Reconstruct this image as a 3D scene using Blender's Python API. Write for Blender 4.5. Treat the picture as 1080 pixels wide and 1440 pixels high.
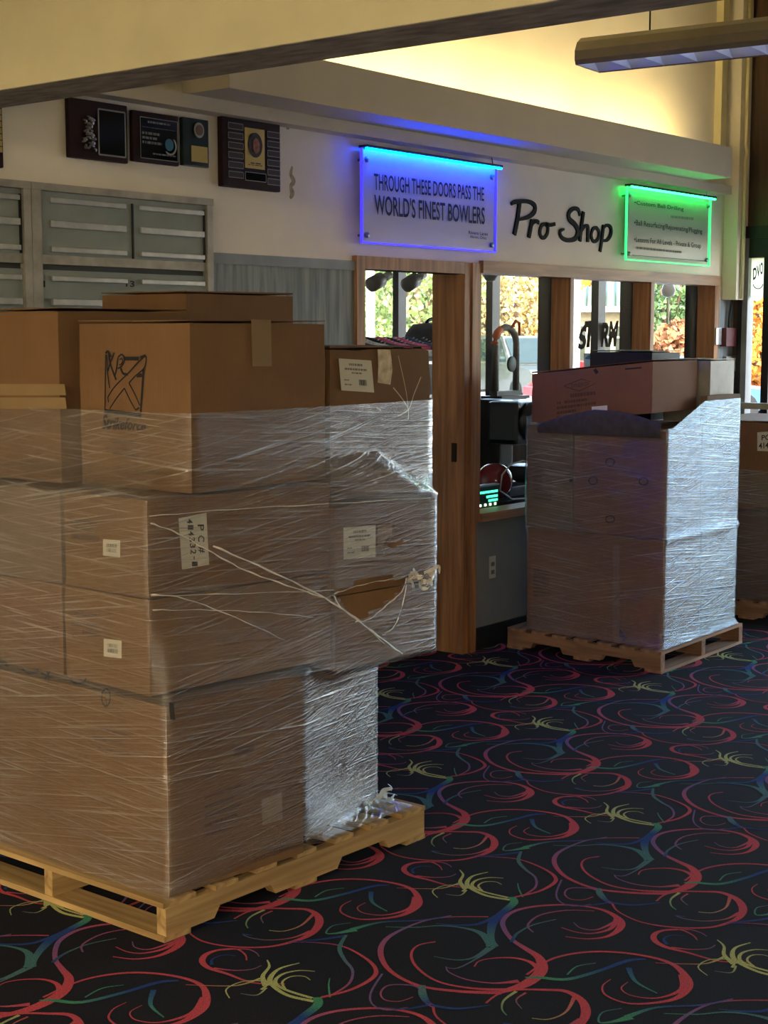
import bpy, bmesh, math, random
import numpy as np
from mathutils import Vector, Matrix

for o in list(bpy.data.objects): bpy.data.objects.remove(o)
SC = bpy.context.scene
COL = SC.collection
rnd = random.Random(7)

# ------------------------------------------------------------------ camera
F, CAMH, HY, VX = 2125.0, 1.70, 470.0, 2255.0
PITCH = math.atan((720 - HY) / F)
AZ = math.atan((VX - 540) * math.cos(PITCH) / F)
FH = np.array([math.cos(AZ), math.sin(AZ), 0.0])
RT = np.array([math.sin(AZ), -math.cos(AZ), 0.0])
ZZ = np.array([0, 0, 1.0])
FW = FH * math.cos(PITCH) - ZZ * math.sin(PITCH)
UP = FH * math.sin(PITCH) + ZZ * math.cos(PITCH)
CP = np.array([0, 0, CAMH])
cam = bpy.data.cameras.new('camera'); camo = bpy.data.objects.new('camera', cam); COL.objects.link(camo)
cam.sensor_fit = 'VERTICAL'; cam.sensor_height = 36.0; cam.lens = 36.0 * F / 1440.0
cam.clip_start = 0.05; cam.clip_end = 500
camo.matrix_world = Matrix(((RT[0], UP[0], -FW[0], CP[0]), (RT[1], UP[1], -FW[1], CP[1]), (RT[2], UP[2], -FW[2], CP[2]), (0, 0, 0, 1)))
SC.camera = camo

# ------------------------------------------------------------------ light
W = bpy.data.worlds.new('sky'); SC.world = W; W.use_nodes = True
wn = W.node_tree.nodes; wl_ = W.node_tree.links
bgn = wn['Background']
sky = wn.new('ShaderNodeTexSky'); sky.sky_type = 'NISHITA'; sky.sun_disc = False
sky.sun_elevation = math.radians(32); sky.sun_rotation = math.radians(200); sky.air_density = 1.2; sky.dust_density = 2.0
wl_.new(sky.outputs[0], bgn.inputs[0]); bgn.inputs[1].default_value = 0.62
sun = bpy.data.lights.new('sun', 'SUN'); sun.energy = 3.0; sun.angle = math.radians(1.0); sun.color = (1, .93, .82)
suno = bpy.data.objects.new('sun', sun); COL.objects.link(suno)
suno.rotation_euler = Vector((0.55, 0.45, -0.52)).to_track_quat('-Z', 'Y').to_euler()
SC.view_settings.view_transform = 'Standard'; SC.view_settings.look = 'None'
SC.view_settings.gamma = 1.0; SC.view_settings.use_curve_mapping = False
SC.view_settings.exposure = 1.7

# ------------------------------------------------------------------ pixel helpers
def ray(x, y): return FW * F + RT * (x - 540) + UP * (720 - y)
def onax(x, y, ax, v):
    d = ray(x, y); return CP + d * ((v - CP[ax]) / d[ax])
def onfloor(x, y, z=0.0): return onax(x, y, 2, z)
def onplane(x, y, p, n):
    d = ray(x, y); n = np.asarray(n, float); return CP + d * (((np.asarray(p, float) - CP) @ n) / (d @ n))
def project(p):
    d = np.asarray(p, float) - CP; z = d @ FW
    return 540 + F * (d @ RT) / z, 720 - F * (d @ UP) / z

# ------------------------------------------------------------------ materials
MATS = {}
def srgb(c):
    r = []
    for v in c:
        v = v / 255.0
        r.append(v / 12.92 if v <= .04045 else ((v + .055) / 1.055) ** 2.4)
    return (r[0], r[1], r[2], 1)
def mat(name, col, rough=.6, metal=0.0, noise=.08, scale=8.0, stretch=(1, 1, 1), bump=0.0, spec=.5, detail=4.0, emit=None, estr=0.0, attr=None, coat=0.0):
    """Plain procedural material: colour varied by noise, optional bump."""
    if name in MATS: return MATS[name]
    m = bpy.data.materials.new(name); m.use_nodes = True; nt = m.node_tree; N = nt.nodes; L = nt.links
    b = N['Principled BSDF']; b.inputs['Roughness'].default_value = rough; b.inputs['Metallic'].default_value = metal
    b.inputs['Specular IOR Level'].default_value = spec; b.inputs['Coat Weight'].default_value = coat
    c = srgb(col)
    tc = N.new('ShaderNodeTexCoord'); mp = N.new('ShaderNodeMapping'); mp.inputs['Scale'].default_value = stretch
    L.new(tc.outputs['Object'], mp.inputs['Vector'])
    nz = N.new('ShaderNodeTexNoise'); nz.inputs['Scale'].default_value = scale; nz.inputs['Detail'].default_value = detail
    L.new(mp.outputs[0], nz.inputs['Vector'])
    mix = N.new('ShaderNodeMix'); mix.data_type = 'RGBA'; mix.blend_type = 'MULTIPLY'; mix.inputs[0].default_value = 1.0
    rp = N.new('ShaderNodeValToRGB'); rp.color_ramp.elements[0].position = .3; rp.color_ramp.elements[1].position = .7
    lo = max(0, 1 - noise * 2); hi = 1 + noise
    rp.color_ramp.elements[0].color = (lo, lo, lo, 1); rp.color_ramp.elements[1].color = (hi, hi, hi, 1)
    L.new(nz.outputs['Fac'], rp.inputs[0])
    if attr:
        at = N.new('ShaderNodeAttribute'); at.attribute_name = attr; L.new(at.outputs['Color'], mix.inputs[6])
    else: mix.inputs[6].default_value = c
    L.new(rp.outputs[0], mix.inputs[7]); L.new(mix.outputs[2], b.inputs['Base Color'])
    if bump:
        bp = N.new('ShaderNodeBump'); bp.inputs['Strength'].default_value = bump; bp.inputs['Distance'].default_value = .01
        L.new(nz.outputs['Fac'], bp.inputs['Height']); L.new(bp.outputs[0], b.inputs['Normal'])
    if emit:
        b.inputs['Emission Color'].default_value = srgb(emit); b.inputs['Emission Strength'].default_value = estr
    MATS[name] = m; return m

def wood(name, c1, c2, axis='z', scale=3.0, rough=.5, bump=.15):
    if name in MATS: return MATS[name]
    m = bpy.data.materials.new(name); m.use_nodes = True; nt = m.node_tree; N = nt.nodes; L = nt.links
    b = N['Principled BSDF']; b.inputs['Roughness'].default_value = rough
    tc = N.new('ShaderNodeTexCoord'); mp = N.new('ShaderNodeMapping')
    s = {'x': (.6, 9, 9), 'y': (9, .6, 9), 'z': (9, 9, .6)}[axis]; mp.inputs['Scale'].default_value = s
    L.new(tc.outputs['Object'], mp.inputs['Vector'])
    nz = N.new('ShaderNodeTexNoise'); nz.inputs['Scale'].default_value = scale; nz.inputs['Detail'].default_value = 6; nz.inputs['Distortion'].default_value = .8
    L.new(mp.outputs[0], nz.inputs['Vector'])
    rp = N.new('ShaderNodeValToRGB'); rp.color_ramp.elements[0].position = .32; rp.color_ramp.elements[1].position = .68
    rp.color_ramp.elements[0].color = srgb(c1); rp.color_ramp.elements[1].color = srgb(c2)
    L.new(nz.outputs['Fac'], rp.inputs[0]); L.new(rp.outputs[0], b.inputs['Base Color'])
    bp = N.new('ShaderNodeBump'); bp.inputs['Strength'].default_value = bump; bp.inputs['Distance'].default_value = .004
    L.new(nz.outputs['Fac'], bp.inputs['Height']); L.new(bp.outputs[0], b.inputs['Normal'])
    MATS[name] = m; return m

def cardboard(name, col):
    if name in MATS: return MATS[name]
    m = bpy.data.materials.new(name); m.use_nodes = True; nt = m.node_tree; N = nt.nodes; L = nt.links
    b = N['Principled BSDF']; b.inputs['Roughness'].default_value = .78; b.inputs['Specular IOR Level'].default_value = .25
    tc = N.new('ShaderNodeTexCoord')
    n1 = N.new('ShaderNodeTexNoise'); n1.inputs['Scale'].default_value = 5; n1.inputs['Detail'].default_value = 6
    mp = N.new('ShaderNodeMapping'); mp.inputs['Scale'].default_value = (60, 60, 1.5)
    n2 = N.new('ShaderNodeTexNoise'); n2.inputs['Scale'].default_value = 4
    L.new(tc.outputs['Object'], n1.inputs['Vector']); L.new(tc.outputs['Object'], mp.inputs[0]); L.new(mp.outputs[0], n2.inputs['Vector'])
    ad = N.new('ShaderNodeMath'); ad.operation = 'MULTIPLY_ADD'; ad.inputs[1].default_value = .35
    L.new(n2.outputs['Fac'], ad.inputs[0]); L.new(n1.outputs['Fac'], ad.inputs[2])
    rp = N.new('ShaderNodeValToRGB'); rp.color_ramp.elements[0].position = .4; rp.color_ramp.elements[1].position = .95
    c = srgb(col); rp.color_ramp.elements[0].color = (c[0] * .86, c[1] * .85, c[2] * .84, 1); rp.color_ramp.elements[1].color = (c[0] * 1.08, c[1] * 1.08, c[2] * 1.08, 1)
    L.new(ad.outputs[0], rp.inputs[0]); L.new(rp.outputs[0], b.inputs['Base Color'])
    bp = N.new('ShaderNodeBump'); bp.inputs['Strength'].default_value = .12; bp.inputs['Distance'].default_value = .01
    L.new(ad.outputs[0], bp.inputs['Height']); L.new(bp.outputs[0], b.inputs['Normal'])
    MATS[name] = m; return m

def schlick(N, L, f0, mult, normal=None):
    """Fresnel reflectance by facing angle, the same for both sides of a thin sheet."""
    lw = N.new('ShaderNodeLayerWeight'); lw.inputs['Blend'].default_value = .5
    if normal is not None: L.new(normal, lw.inputs['Normal'])
    p = N.new('ShaderNodeMath'); p.operation = 'POWER'; p.inputs[1].default_value = 5; L.new(lw.outputs['Facing'], p.inputs[0])
    a = N.new('ShaderNodeMath'); a.operation = 'MULTIPLY_ADD'; a.inputs[1].default_value = (1 - f0) * mult; a.inputs[2].default_value = f0 * mult; a.use_clamp = True; L.new(p.outputs[0], a.inputs[0])
    return a.outputs[0]

def film_mat(name, angle=4.0, amount=.22, tint=(.93, .95, 1, 1), gloss=.2, layers=1.9):
    """Clear stretch film: see-through, with stretched glossy wrinkles (UV in metres)."""
    if name in MATS: return MATS[name]
    m = bpy.data.materials.new(name); m.use_nodes = True; nt = m.node_tree; N = nt.nodes; L = nt.links
    N.remove(N['Principled BSDF']); out = N['Material Output']
    uv = N.new('ShaderNodeUVMap'); uv.uv_map = 'UVMap'
    def streak(rot, sx, sy, det, dist):
        mp = N.new('ShaderNodeMapping'); mp.inputs['Rotation'].default_value = (0, 0, math.radians(rot)); mp.inputs['Scale'].default_value = (1, 1, 1)
        mp2 = N.new('ShaderNodeMapping'); mp2.inputs['Scale'].default_value = (sx, sy, 1)
        nz = N.new('ShaderNodeTexNoise'); nz.inputs['Scale'].default_value = 1; nz.inputs['Detail'].default_value = det; nz.inputs['Distortion'].default_value = dist
        L.new(uv.outputs[0], mp.inputs[0]); L.new(mp.outputs[0], mp2.inputs[0]); L.new(mp2.outputs[0], nz.inputs['Vector']); return nz.outputs['Fac']
    a = streak(angle, 2.4, 110, 5, .25); b = streak(-angle * 1.4 - 5, 1.8, 150, 5, .35); c = streak(0, 2.2, 4.5, 4, 0)
    mx = N.new('ShaderNodeMath'); mx.operation = 'MAXIMUM'; L.new(a, mx.inputs[0]); L.new(b, mx.inputs[1])
    r = N.new('ShaderNodeMapRange'); r.inputs['From Min'].default_value = .55; r.inputs['From Max'].default_value = .67; L.new(mx.outputs[0], r.inputs['Value'])
    r2 = N.new('ShaderNodeMapRange'); r2.inputs['From Min'].default_value = .38; r2.inputs['From Max'].default_value = .66; r2.inputs['To Min'].default_value = .25; r2.inputs['To Max'].default_value = 1.0; L.new(c, r2.inputs['Value'])
    ml = N.new('ShaderNodeMath'); ml.operation = 'MULTIPLY'; L.new(r.outputs[0], ml.inputs[0]); L.new(r2.outputs[0], ml.inputs[1])
    bp = N.new('ShaderNodeBump'); bp.inputs['Strength'].default_value = .8; bp.inputs['Distance'].default_value = .012; L.new(mx.outputs[0], bp.inputs['Height'])
    fr = schlick(N, L, .045, 1.0, bp.outputs[0])
    f2 = N.new('ShaderNodeMath'); f2.operation = 'MULTIPLY_ADD'; f2.inputs[1].default_value = layers; f2.use_clamp = True
    L.new(fr, f2.inputs[0]); f3 = N.new('ShaderNodeMath'); f3.operation = 'MULTIPLY'; f3.inputs[1].default_value = amount; L.new(ml.outputs[0], f3.inputs[0]); L.new(f3.outputs[0], f2.inputs[2])
    gl = N.new('ShaderNodeBsdfGlossy'); gl.inputs['Roughness'].default_value = gloss; gl.inputs['Color'].default_value = tint; L.new(bp.outputs[0], gl.inputs['Normal'])
    df = N.new('ShaderNodeBsdfDiffuse'); df.inputs['Color'].default_value = (.85, .85, .85, 1); L.new(bp.outputs[0], df.inputs['Normal'])
    tr = N.new('ShaderNodeBsdfTransparent'); tr.inputs[0].default_value = (.95, .95, .95, 1)
    m1 = N.new('ShaderNodeMixShader'); L.new(f2.outputs[0], m1.inputs[0]); L.new(tr.outputs[0], m1.inputs[1]); L.new(gl.outputs[0], m1.inputs[2])
    f4 = N.new('ShaderNodeMath'); f4.operation = 'MULTIPLY_ADD'; f4.inputs[1].default_value = amount * .42; f4.inputs[2].default_value = .015; L.new(ml.outputs[0], f4.inputs[0])
    m2 = N.new('ShaderNodeMixShader'); L.new(f4.outputs[0], m2.inputs[0]); L.new(m1.outputs[0], m2.inputs[1]); L.new(df.outputs[0], m2.inputs[2])
    L.new(m2.outputs[0], out.inputs[0]); MATS[name] = m; return m

def glass_mat(name, tint=(1, 1, 1, 1), refl=.06):
    if name in MATS: return MATS[name]
    m = bpy.data.materials.new(name); m.use_nodes = True; nt = m.node_tree; N = nt.nodes; L = nt.links
    N.remove(N['Principled BSDF']); out = N['Material Output']
    tr = N.new('ShaderNodeBsdfTransparent'); tr.inputs[0].default_value = tint
    gl = N.new('ShaderNodeBsdfGlossy'); gl.inputs['Roughness'].default_value = .02
    fr = schlick(N, L, .04, 1.0)
    nz = N.new('ShaderNodeTexNoise'); nz.inputs['Scale'].default_value = 3
    ml = N.new('ShaderNodeMath'); ml.operation = 'MULTIPLY'; L.new(fr, ml.inputs[0]); ml.inputs[1].default_value = refl * .9
    mx = N.new('ShaderNodeMixShader'); L.new(ml.outputs[0], mx.inputs[0]); L.new(tr.outputs[0], mx.inputs[1]); L.new(gl.outputs[0], mx.inputs[2])
    L.new(mx.outputs[0], out.inputs[0]); MATS[name] = m; return m

def decal_white():
    m = bpy.data.materials.new('decal_white'); m.use_nodes = True; N = m.node_tree.nodes; L = m.node_tree.links; N.remove(N['Principled BSDF'])
    t = N.new('ShaderNodeBsdfTranslucent'); t.inputs[0].default_value = (.8, .78, .6, 1); nz = N.new('ShaderNodeTexNoise'); L.new(t.outputs[0], N['Material Output'].inputs[0]); return m
def emis(name, col, s):
    return mat(name, col, rough=.5, noise=.02, emit=col, estr=s)

PLASTER = mat('plaster', (234, 226, 212), .85, noise=.03, scale=3, bump=.03)
CREAM = mat('cream_paint', (218, 208, 168), .8, noise=.03, scale=5, bump=.05)
STUCCO = mat('grey_stucco', (150, 140, 130), .9, noise=.25, scale=26, stretch=(1, .3, 1), bump=.6)
SOFF = mat('soffit_paint', (205, 195, 175), .8, noise=.02, scale=4)
DARKB = mat('black_rubber', (16, 16, 20), .5)
LOWGR = mat('grey_paint', (120, 124, 130), .7, noise=.03)
OAK = wood('oak', (122, 80, 46), (178, 126, 80), 'z', 3.0)
OAKX = wood('oak_x', (126, 88, 56), (168, 126, 86), 'x', 3.0)
PALW = wood('pallet_wood', (134, 104, 60), (186, 152, 100), 'x', 2.2, .8, .3)
PALWY = wood('pallet_wood_y', (134, 104, 60), (186, 152, 100), 'y', 2.2, .8, .3)
PALO = wood('old_pallet_wood', (110, 80, 58), (160, 122, 92), 'y', 2.2, .8, .3)
PALOX = wood('old_pallet_wood_x', (110, 80, 58), (160, 122, 92), 'x', 2.2, .8, .3)
BLUEPAN = wood('bluegrey_panel', (112, 120, 126), (152, 160, 164), 'z', 4.0, .7, .25)
BROWNPAN = wood('walnut_panel', (52, 36, 26), (84, 62, 46), 'z', 2.0, .5)
ALU = mat('aluminium', (190, 188, 180), .42, .75, noise=.08, scale=20)
ALUF = mat('locker_frame', (168, 162, 150), .55, .4, noise=.12, scale=14)
LOCK = mat('locker_grey', (136, 144, 140), .6, noise=.05)
BLACK = mat('black_paint', (14, 13, 14), .45)
BRONZE = mat('dark_bronze', (30, 28, 28), .4, .3)
MULL = mat('grey_mullion', (132, 134, 138), .4, .4)
WHITE = mat('white_paper', (222, 220, 212), .7, noise=.02)
PAPER = mat('aged_paper', (196, 190, 172), .75, noise=.03)
INK = mat('black_ink', (22, 18, 18), .7, noise=.03)
FADEINK = mat('faded_ink', (84, 58, 40), .8, noise=.05)
GREYINK = mat('grey_ink', (120, 116, 108), .8, noise=.05)
TAPE = mat('packing_tape', (134, 108, 70), .3, noise=.06, spec=.6)
CB = cardboard('cardboard', (118, 88, 58))
CB2 = cardboard('cardboard_pale', (116, 87, 58))
CB3 = cardboard('cardboard_dark', (116, 84, 58))
CBP = cardboard('cardboard_pink', (124, 88, 68))
CBG = cardboard('cardboard_grey', (116, 96, 78))
FILM = film_mat('stretch_film', 3, .36)
FILM2 = film_mat('stretch_film_sky_tint', 5, .36, (.70, .86, 1, 1), .24, 2.0)  # gloss colour tinted blue to put the sky's reflection into the film
GLASS = glass_mat('window_glass')
SHEET = glass_mat('clear_sheet', (.97, .98, 1, 1), .09)
PLAQ = mat('plaque_wood', (44, 22, 22), .6, noise=.15, scale=10, spec=.2)
PLAQG = mat('plaque_green', (22, 40, 38), .3, noise=.25, scale=18)
GOLD = mat('gold_plate', (206, 178, 104), .35, .4)
SILV = mat('silver_line', (176, 172, 160), .35, .6)
SMOKE = mat('engraved_black', (24, 26, 26), .12, noise=.1)

# ------------------------------------------------------------------ object helpers
WLOC = {}
def place(o, world, parent=None):
    world = Vector(world)
    WLOC[o.name] = world.copy()
    if parent is not None:
        o.parent = parent; o.location = world - WLOC[parent.name]
    else: o.location = world
    COL.objects.link(o)
    return o
def tag(o, label=None, cat=None, group=None, kind=None):
    if label: o['label'] = label
    if cat: o['category'] = cat
    if group: o['group'] = group
    if kind: o['kind'] = kind
    return o
def thing(name, label, cat, loc=(0, 0, 0), group=None):
    o = bpy.data.objects.new(name, None); o.empty_display_size = .1
    place(o, loc); return tag(o, label, cat, group)
def mesh(name, verts, faces, m, parent=None, smooth=False, uv=None, cols=None):
    v = np.asarray(verts, float)
    lo = v.min(0); hi = v.max(0); c = np.array([(lo[0] + hi[0]) / 2, (lo[1] + hi[1]) / 2, lo[2]])
    me = bpy.data.meshes.new(name); me.from_pydata([tuple(p) for p in (v - c)], [], [tuple(f) for f in faces]); me.materials.append(m)
    if uv is not None:
        ul = me.uv_layers.new(name='UVMap'); li = np.empty(len(me.loops), dtype=np.int32); me.loops.foreach_get('vertex_index', li)
        ul.data.foreach_set('uv', np.asarray(uv, np.float32)[li].ravel())
    if cols is not None:
        ca = me.color_attributes.new('tint', 'FLOAT_COLOR', 'POINT'); ca.data.foreach_set('color', np.asarray(cols, np.float32).ravel())
    if smooth: me.polygons.foreach_set('use_smooth', [True] * len(me.polygons))
    me.validate(); me.update()
    o = bpy.data.objects.new(name, me)
    return place(o, c, parent)
BC = {}
def box(name, lo, hi, m, parent=None, yaw=0.0, pivot=None, bevel=0.0, cat=None, label=None, group=None, kind=None):
    """Axis-aligned box (optionally yawed about pivot) with shared mesh data for alike boxes."""
    lo = np.asarray(lo, float); hi = np.asarray(hi, float); d = np.round(hi - lo, 5); key = (tuple(d), m.name, bevel)
    if key not in BC:
        bm = bmesh.new(); bmesh.ops.create_cube(bm, size=1.0)
        for v in bm.verts: v.co = Vector((v.co.x * d[0], v.co.y * d[1], (v.co.z + .5) * d[2]))
        if bevel: bmesh.ops.bevel(bm, geom=bm.edges[:], offset=min(bevel, d.min() * .45), segments=2, affect='EDGES', profile=.6)
        me = bpy.data.meshes.new(name); bm.to_mesh(me); bm.free(); me.materials.append(m); BC[key] = me
    o = bpy.data.objects.new(name, BC[key]); c = Vector(((lo[0] + hi[0]) / 2, (lo[1] + hi[1]) / 2, lo[2]))
    if yaw:
        if pivot is not None:
            p = Vector((pivot[0], pivot[1], 0)); r = Matrix.Rotation(yaw, 3, 'Z'); c = p + r @ (c - p)
        o.rotation_euler = (0, 0, yaw)
    place(o, c, parent)
    return tag(o, label, cat, group, kind)
def multi(name, boxes, m, parent=None, kind=None, **k):
    V = []; Fc = []
    for lo, hi in boxes:
        n = len(V)
        V += [(x, y, z) for z in (lo[2], hi[2]) for y in (lo[1], hi[1]) for x in (lo[0], hi[0])]
        Fc += [tuple(n + i for i in f) for f in ((0, 2, 3, 1), (4, 5, 7, 6), (0, 1, 5, 4), (2, 6, 7, 3), (0, 4, 6, 2), (1, 3, 7, 5))]
    return tag(mesh(name, V, Fc, m, parent, **k), kind=kind)
def bmobj(name, bm, m, parent=None, smooth=True):
    V = [tuple(v.co) for v in bm.verts]; bm.verts.index_update(); Fc = [[v.index for v in f.verts] for f in bm.faces]; bm.free()
    return mesh(name, V, Fc, m, parent, smooth)
def tube(name, pts, r, m, parent=None, seg=8, caps=True):
    pts = np.asarray(pts, float); n = len(pts); rr = r if hasattr(r, '__len__') else [r] * n
    V = []; Fc = []
    for i in range(n):
        t = pts[min(i + 1, n - 1)] - pts[max(i - 1, 0)]; t = t / (np.linalg.norm(t) + 1e-9)
        a = np.cross(t, (0, 0, 1) if abs(t[2]) < .9 else (1, 0, 0)); a /= np.linalg.norm(a); b = np.cross(t, a)
        for k in range(seg):
            q = 2 * math.pi * k / seg; V.append(pts[i] + rr[i] * (a * math.cos(q) + b * math.sin(q)))
    for i in range(n - 1):
        for k in range(seg):
            k2 = (k + 1) % seg; Fc.append((i * seg + k, i * seg + k2, (i + 1) * seg + k2, (i + 1) * seg + k))
    if caps: Fc += [tuple(range(seg))[::-1], tuple((n - 1) * seg + k for k in range(seg))]
    return mesh(name, V, Fc, m, parent, True)
def lathe(name, prof, c, m, parent=None, seg=24, axis='z'):
    V = []; Fc = []; n = len(prof)
    for (r, h) in prof:
        for k in range(seg):
            q = 2 * math.pi * k / seg; a, b = r * math.cos(q), r * math.sin(q)
            V.append({'z': (a, b, h), 'x': (h, a, b), 'y': (a, h, b)}[axis])
    for i in range(n - 1):
        for k in range(seg):
            k2 = (k + 1) % seg; Fc.append((i * seg + k, i * seg + k2, (i + 1) * seg + k2, (i + 1) * seg + k))
    Fc += [tuple(range(seg))[::-1], tuple((n - 1) * seg + k for k in range(seg))]
    return mesh(name, np.array(V) + np.array(c), Fc, m, parent, True)
def catmull(P, per=8, closed=False):
    P = np.asarray(P, float)
    if len(P) < 3: return P
    out = []; n = len(P)
    for i in range(n - 1):
        p0 = P[max(i - 1, 0)]; p1 = P[i]; p2 = P[i + 1]; p3 = P[min(i + 2, n - 1)]
        for k in range(per):
            t = k / per
            out.append(.5 * ((2 * p1) + (-p0 + p2) * t + (2 * p0 - 5 * p1 + 4 * p2 - p3) * t * t + (-p0 + 3 * p1 - 3 * p2 + p3) * t ** 3))
    out.append(P[-1]); return np.array(out)
def ribbon_geo(P, n, widths, thick=0.0, smooth=True, per=6):
    P = np.asarray(P, float); k = len(P); n = np.asarray(n, float); n = n / np.linalg.norm(n)
    w = np.asarray(widths if hasattr(widths, '__len__') else [widths] * k, float)
    if smooth and k > 2:
        Q = catmull(np.hstack([P, w[:, None]]), per); P, w = Q[:, :3], np.maximum(Q[:, 3], 0)
    k = len(P); T = np.gradient(P, axis=0); S = np.cross(n, T); S /= (np.linalg.norm(S, axis=1)[:, None] + 1e-9)
    A = P + S * w[:, None] / 2; B = P - S * w[:, None] / 2
    if not thick:
        V = np.vstack([A, B]); Fc = [(i, k + i, k + i + 1, i + 1) for i in range(k - 1)]
    else:
        V = np.vstack([A + n * thick, B + n * thick, A, B]); Fc = []
        for i in range(k - 1):
            Fc += [(i, k + i, k + i + 1, i + 1), (2 * k + i, i, i + 1, 2 * k + i + 1), (k + i, 3 * k + i, 3 * k + i + 1, k + i + 1)]
        Fc += [(0, 2 * k, 3 * k, k), (k - 1, 2 * k - 1, 4 * k - 1, 3 * k - 1)]
    return V, Fc
def ribbons(name, strokes, n, m, parent=None, thick=0.0, smooth=True):
    V = []; Fc = []; b = 0
    for i, (P, w) in enumerate(strokes):
        v, f = ribbon_geo(np.asarray(P, float) + np.asarray(n) * (i * 1e-4), n, w, thick, smooth); V.append(v); Fc += [tuple(b + j for j in q) for q in f]; b += len(v)
    return mesh(name, np.vstack(V), Fc, m, parent)
def quad(name, pts, m, parent=None):
    return mesh(name, pts, [(0, 1, 2, 3)], m, parent)
def slab(name, pts, n, t, m, parent=None):
    """Thin plate: a quad given by 4 corners, thickened by t along n."""
    p = np.asarray(pts, float); n = np.asarray(n, float); V = np.vstack([p, p + n * t])
    return mesh(name, V, [(3, 2, 1, 0), (4, 5, 6, 7), (0, 1, 5, 4), (1, 2, 6, 5), (2, 3, 7, 6), (3, 0, 4, 7)], m, parent)
def bil(c, u, v):
    c = [np.asarray(q, float) for q in c]     # TL, TR, BR, BL
    return (c[0] * (1 - u) + c[1] * u) * (1 - v) + (c[3] * (1 - u) + c[2] * u) * v
TXT = {}
def text(name, s, c, m, parent=None, bold=0.0, shear=0.0, thick=0.0, n=None):
    """Lettering mapped into the quad c = TL, TR, BR, BL."""
    key = (s, bold, shear)
    if key not in TXT:
        cu = bpy.data.curves.new('lettering', 'FONT'); cu.body = s; cu.offset = bold; cu.shear = shear; cu.resolution_u = 3
        cu.align_x = 'CENTER'
        o = bpy.data.objects.new('lettering', cu); COL.objects.link(o)
        me = bpy.data.meshes.new_from_object(o.evaluated_get(bpy.context.evaluated_depsgraph_get()))
        V = np.array([v.co[:] for v in me.vertices]); Fc = [tuple(p.vertices) for p in me.polygons]
        bpy.data.objects.remove(o); bpy.data.curves.remove(cu); bpy.data.meshes.remove(me)
        lo = V.min(0); hi = V.max(0); TXT[key] = ((V - lo) / np.maximum(hi - lo, 1e-6), Fc)
    V, Fc = TXT[key]
    P = np.array([bil(c, a[0], 1 - a[1]) for a in V])
    if thick:
        n = np.asarray(n, float); k = len(P); E = {}
        for f in Fc:
            for a, b in zip(f, f[1:] + f[:1]): E[(a, b)] = E.get((a, b), 0) + 1
        F2 = list(Fc); P = np.vstack([P + n * thick, P])
        for (a, b) in E:
            if (b, a) not in E: F2.append((b, a, a + k, b + k))
        Fc = F2
    return mesh(name, P, Fc, m, parent)
def bars(name, rows, c, m, parent=None):
    """Illegible fine print as short dashes. rows: (v0, v1, u0, u1)."""
    V = []; Fc = []; r = random.Random(len(rows) * 13 + 1)
    for (v0, v1, u0, u1) in rows:
        u = u0
        while u < u1 - .01:
            e = min(u1, u + r.uniform(.03, .09)); n = len(V)
            V += [bil(c, u, v0), bil(c, e, v0), bil(c, e, v1), bil(c, u, v1)]; Fc.append((n, n + 1, n + 2, n + 3)); u = e + r.uniform(.008, .02)
    return tag(mesh(name, V, Fc, m, parent), kind='stuff')
def barcode(name, c, m, parent=None, k=12, seed=1):
    V = []; Fc = []; r = random.Random(seed); u = 0
    while u < 1:
        e = min(1, u + r.uniform(.02, .07)); n = len(V)
        V += [bil(c, u, 0), bil(c, e, 0), bil(c, e, 1), bil(c, u, 1)]; Fc.append((n, n + 1, n + 2, n + 3)); u = e + r.uniform(.02, .06)
    return tag(mesh(name, V, Fc, m, parent), kind='stuff')

# ================================================================== SETTING
YW, YB, XR = 4.65, 4.76, 9.6          # back wall faces, storefront plane
tag(box('floor', (-5, -6, -.2), (XR + .1, 8.6, 0), mat('carpet_pile', (26, 26, 34), .95, noise=.35, scale=260, spec=.15)), kind='structure')
FLOOR = bpy.data.objects['floor']

# back wall with door and window openings
DX0, DX1, DZ = 5.62, 6.447, 2.01
WINS = [(6.60, 7.484), (7.52, 8.428), (8.47, 9.30)]; WZ0, WZ1 = .74, 2.02
multi('wall_back', [((-5, YW, 0), (DX0, YB, 3.9)), ((DX0, YW, DZ + .0), (DX1, YB, 3.9)), ((DX1, YW, 2.05), (9.36, YB, 3.9)), ((9.36, YW, 0), (XR + .1, YB, 3.9)),
                    ], PLASTER, kind='structure')
multi('wall_window_apron', [((6.556, YW, 0), (9.36, YB, .70))], LOWGR, kind='structure')
wp = tag(multi('trim_1', [((4.59, YW - .012, .0), (5.56, YW, 2.0))], BLUEPAN), kind='structure')
tag(box('trim_2', (4.59, YW - .02, 2.0), (5.56, YW, 2.045), mat('panel_cap', (134, 142, 148), .6)), kind='structure')
tag(box('trim_3', (9.37, YW - .012, .0), (XR - .005, YW, 1.93), BLUEPAN), kind='structure')
tag(box('baseboard_back', (6.556, YW - .012, 0), (9.36, YW, .12), DARKB), kind='structure')
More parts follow.
